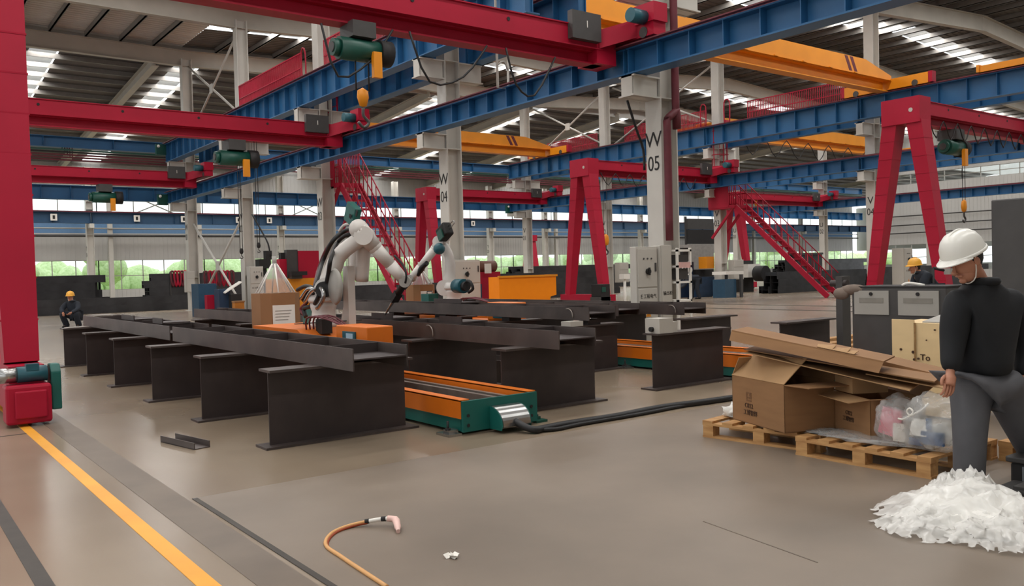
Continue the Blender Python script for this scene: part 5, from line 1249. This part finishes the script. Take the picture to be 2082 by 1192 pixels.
blk('post', INK, t, 536, 543, 530, 600, 36, .2, z0=0); blk('motor', INK, t, 541, 553, 510, 528, 36, .3); blk('head', INK, t, 527, 551, 527, 546, 35.9, .5)
# red and orange machine behind the wire box
t = root('cutting_machine', 'red machine on an orange base with dark screens behind the wire box', 'machine', 610, 31)
blk('red_housing', RED, t, 607, 660, 510, 568, 31, 1.2, z0=.6); blk('base', YEL, t, 562, 662, 566, 612, 30.7, 1.0, z0=0); blk('screen_arm', DGREY, t, 584, 606, 508, 566, 30.6, .25); blk('screen', INK, t, 571, 582, 514, 527, 30.6, .2); blk('feed_box', RED, t, 569, 592, 527, 566, 30.5, .4); blk('keyboard', INK, t, 593, 625, 552, 560, 30.3, .3); blk('drawer', DGREY, t, 593, 615, 560, 567, 30.4, .2)
# red machine with roll right of W 04
t = root('winding_machine', 'red machine carrying a brown roll right of the W 04 cabinet', 'machine', 990, 27)
x0, x1, y, z0, z1 = span(978, 1016, 530, 553, 27); b = MB(); b.cyl((x0, y+.3, (z0+z1)/2), (x1, y+.3, (z0+z1)/2), (z1-z0)/2, n=18); b.build('roll', mat('roll_brown', srgb(104, 66, 48), .6), t)
blk('body', RED, t, 966, 1018, 553, 606, 27, .9, z0=0); blk('panel', PAPER, t, 987, 999, 536, 556, 26.8, .05); blk('bracket', RED, t, 958, 972, 560, 572, 26.8, .3); blk('side_unit', NAVY, t, 962, 980, 578, 606, 26.6, .4, z0=0)
# yellow bin
t = root('yellow_bin', 'large plain yellow metal bin behind the beams', 'bin', 1075, 22)
x0, x1, y, z0, z1 = span(1015, 1131, 562, 607, 22); BINY = mat('bin_yellow', srgb(255, 142, 8), .5, var=.03, spec=.3)
b = MB(); b.prism([(x0, y, z0-.2), (x1-.25, y, z0-.2), (x1-.2, y, z0+.02), (x1, y, z0+.06), (x1, y, z1), (x0, y, z1)], (0, .45, 0)); b.build('body', BINY, t)
b = MB(); b.box(x0-.03, x1+.03, y-.03, y+.02, z1-.02, z1+.03); b.box(x1-.02, x1+.03, y, y+.45, z1-.02, z1+.03); b.build('rim', YEL, t)
for s in (x0+.15, x1-.5):
    b = MB(); b.box(s, s+.2, y+.05, y+.4, 0, z0-.2); b.build('foot', YEL, t)
# items under column W 05 and V 02
t = root('welding_unit', 'black welding unit on wheels left of the white cabinets', 'machine', 1228, 24); blk('body', INK, t, 1222, 1240, 578, 606, 24, .4, z0=.1); blk('front', DGREEN, t, 1224, 1232, 584, 594, 23.95, .04); blk('base', DGREY, t, 1220, 1242, 604, 625, 24, .4, z0=0)
t = root('tripod_stand', 'white tripod stand left of the white cabinets', 'stand', 1270, 25)
p = DP(1270, 566, 25); b = MB(); b.cyl((p.x, p.y, 0), p, .04, n=8); b.box(p.x-.12, p.x+.12, p.y-.1, p.y+.1, p.z-.02, p.z+.12); b.build('post', PAPER, t)
for a in (0, 2.1, 4.2):
    b = MB(); b.cyl((p.x, p.y, .5), (p.x+.3*math.cos(a), p.y+.3*math.sin(a), 0), .02, n=6); b.build('leg', DGREY, t)
# machines left of V 03
t = root('fan_unit', 'dark blue unit with white rings left of the grey machine', 'machine', 1395, 41); blk('housing', mat('navy_unit', srgb(24, 40, 66), .4), t, 1380, 1411, 533, 606, 41, .35, z0=0)
for px in (1390, 1402):
    for py in (549, 562):
        p = DP(px, py, 40.6); b = MB(); b.tube([p+V3((.13*math.cos(a), -.02, .13*math.sin(a))) for a in [k*.7854 for k in range(8)]], .035, 8, closed=True); b.build('ring', PAPER, t)
blk('top_unit', INK, t, 1389, 1404, 504, 531, 41, .3); blk('name_plate', PAPER, t, 1391, 1402, 535, 539, 40.98, .02)
t = root('grey_machine', 'tall grey machine housing left of column V 03', 'machine', 1428, 43); blk('housing', mat('machine_grey', srgb(150, 147, 142), .5), t, 1405, 1452, 497, 600, 43, 2, z0=0); blk('hopper', INK, t, 1416, 1451, 548, 563, 41.5, .8); blk('lower_body', NAVY, t, 1424, 1453, 563, 606, 41, 1.0, z0=0); blk('arm', YEL, t, 1437, 1452, 522, 546, 41, .5)
t = root('dark_curtain', 'dark hanging panel above the grey machine', 'panel', 1424, 45); blk('upper_panel', DGREY, t, 1398, 1451, 445, 466, 45, .1); blk('lower_panel', INK, t, 1398, 1452, 467, 496, 45, .1); blk('frame', DGREY, t, 1396, 1398, 440, 600, 45, .1, z0=0)
t = root('inspection_table', 'table with white top and blue cabinet right of column V 03', 'table', 1490, 39.5); blk('table_top', PAPER, t, 1476, 1512, 552, 558, 39.5, .8); blk('cabinet', MBLUE, t, 1474, 1497, 568, 604, 39.3, .7, z0=0); blk('leg', DGREY, t, 1507, 1511, 558, 604, 39.5, .1, z0=0); blk('leg', DGREY, t, 1477, 1480, 558, 570, 39.5, .1)
t = root('press_machine', 'black machine with white panels right of the white table', 'machine', 1535, 47); blk('housing', INK, t, 1512, 1532, 530, 590, 47, 1, z0=0); blk('panel', PAPER, t, 1521, 1546, 537, 564, 46.8, .3); x0, x1, y, z0, z1 = span(1548, 1574, 540, 572, 46); b = MB(); b.cyl((x0+.4, y, (z0+z1)/2), (x0+.4, y+.6, (z0+z1)/2), (z1-z0)/2, n=16); b.build('drum', INK, t)
t = root('dark_container', 'dark container beneath the right stair', 'container', 1640, 44); blk('housing', STACK, t, 1622, 1672, 516, 575, 47, .8, z0=0); blk('lid', DGREY, t, 1620, 1674, 514, 518, 46.9, 1.0)
# hooks hanging in the middle distance
def hang_hook(px, py, Y, ztop, label, s=1.0, m=YEL):
    p = P(px, py, Y=Y); t = thing('hook_block', label, 'crane hook', p, 'crane hooks hanging on ropes')
    b = MB(); b.lathe([(.03*s, -.2*s), (.13*s, -.15*s), (.17*s, 0), (.14*s, .2*s), (.05*s, .28*s)], p, 14, sy=.5); b.build('block', m, t)
    b = MB(); b.tube([p+V3((0, 0, -.2*s)), p+V3((0, 0, -.34*s)), p+V3((.11*s, 0, -.46*s)), p+V3((0, 0, -.58*s)), p+V3((-.11*s, 0, -.48*s))], .035*s, 8); b.build('hook', DGREY, t)
    b = MB()
    for dx in (-.1*s, .1*s): b.cyl(p+V3((dx, 0, .1*s)), V3((p.x+dx, p.y, ztop)), .009, n=6)
    b.build('rope', INK, t)
hang_hook(1232, 490, 26.1, 5.34, 'yellow crane hook hanging left of column W 05')
hang_hook(1537, 414, 33.8, 5.34, 'small yellow crane hook above the right stair', .8)
hang_hook(1960, 421, 12.3, 5.34, 'yellow crane hook above the worker in the white hard hat', .8)
hang_hook(491, 512, 23.5, 5.34, 'black chain hook left of column W 02', .34, INK)
hang_hook(526, 500, 23.5, 5.34, 'black chain hook right of column W 02', .34, INK)
# pendants hanging below the runways
for k, (px, py, D, zt) in enumerate(((1012, 178, 19, 7.0),)):
    p = DP(px, py, D); t = thing('hanging_frame', 'thin white hanging frame behind the front runway', 'frame', p)
    b = MB(); b.tube([V3((p.x, p.y, 11.6)), p, p+V3((.3, 0, 0)), p+V3((.3, 0, .9)), p+V3((.02, 0, .9))], .028, 6, smooth=1); b.build('rod', WHITE, t)
    b = MB(); b.tube([p+V3((0, 0, .5)), p+V3((.15, -.05, .58)), p+V3((.3, 0, .4))], .02, 6); b.build('loop', GREY2, t)
# planks on the floor beside the charcoal cabinet
for k in range(3):
    b = MB(); y = 8.3+.35*k; b.box(12.9, 15.2, y, y+.2, 0, .04+.03*k); one(b, 'wood_plank', WOOD, '%s wooden plank on the floor left of the charcoal cabinet' % ('nearest', 'middle', 'farthest')[k], 'plank')
# lamp arm by the person behind the right leg
t = root('work_lamp', 'black jointed lamp arm beside the person behind the right red leg', 'lamp', 1915, 17.3)
p, q = DP(1897, 545, 17.3), DP(1930, 552, 17.3); b = MB(); b.cyl(p, q, .03, n=8); b.cyl((p.x, p.y, 0), p, .03, n=8); b.box(p.x-.2, p.x+.2, p.y-.2, p.y+.2, 0, .03); b.build('arm', INK, t); b = MB(); b.cbox(q, (.2, .12, .12)); b.build('head', GREY2, t)
# two small piles of tied steel brackets on the raised beam
for k, (px, py, D) in enumerate(((735, 607, 15.5), (760, 606, 15.5), (700, 609, 16))):
    p = DP(px, py, D); b = MB(); b.box(p.x-.25, p.x+.25, p.y-.1, p.y+.1, .952, .985); b.box(p.x-.25, p.x-.23, p.y-.1, p.y+.1, .985, 1.04)
    if 8.2 < p.x < 8.75: one(b, 'steel_bracket', STEEL2, 'small angle piece on the raised beam behind the torch', 'steel piece')
    else: b.bm.free()
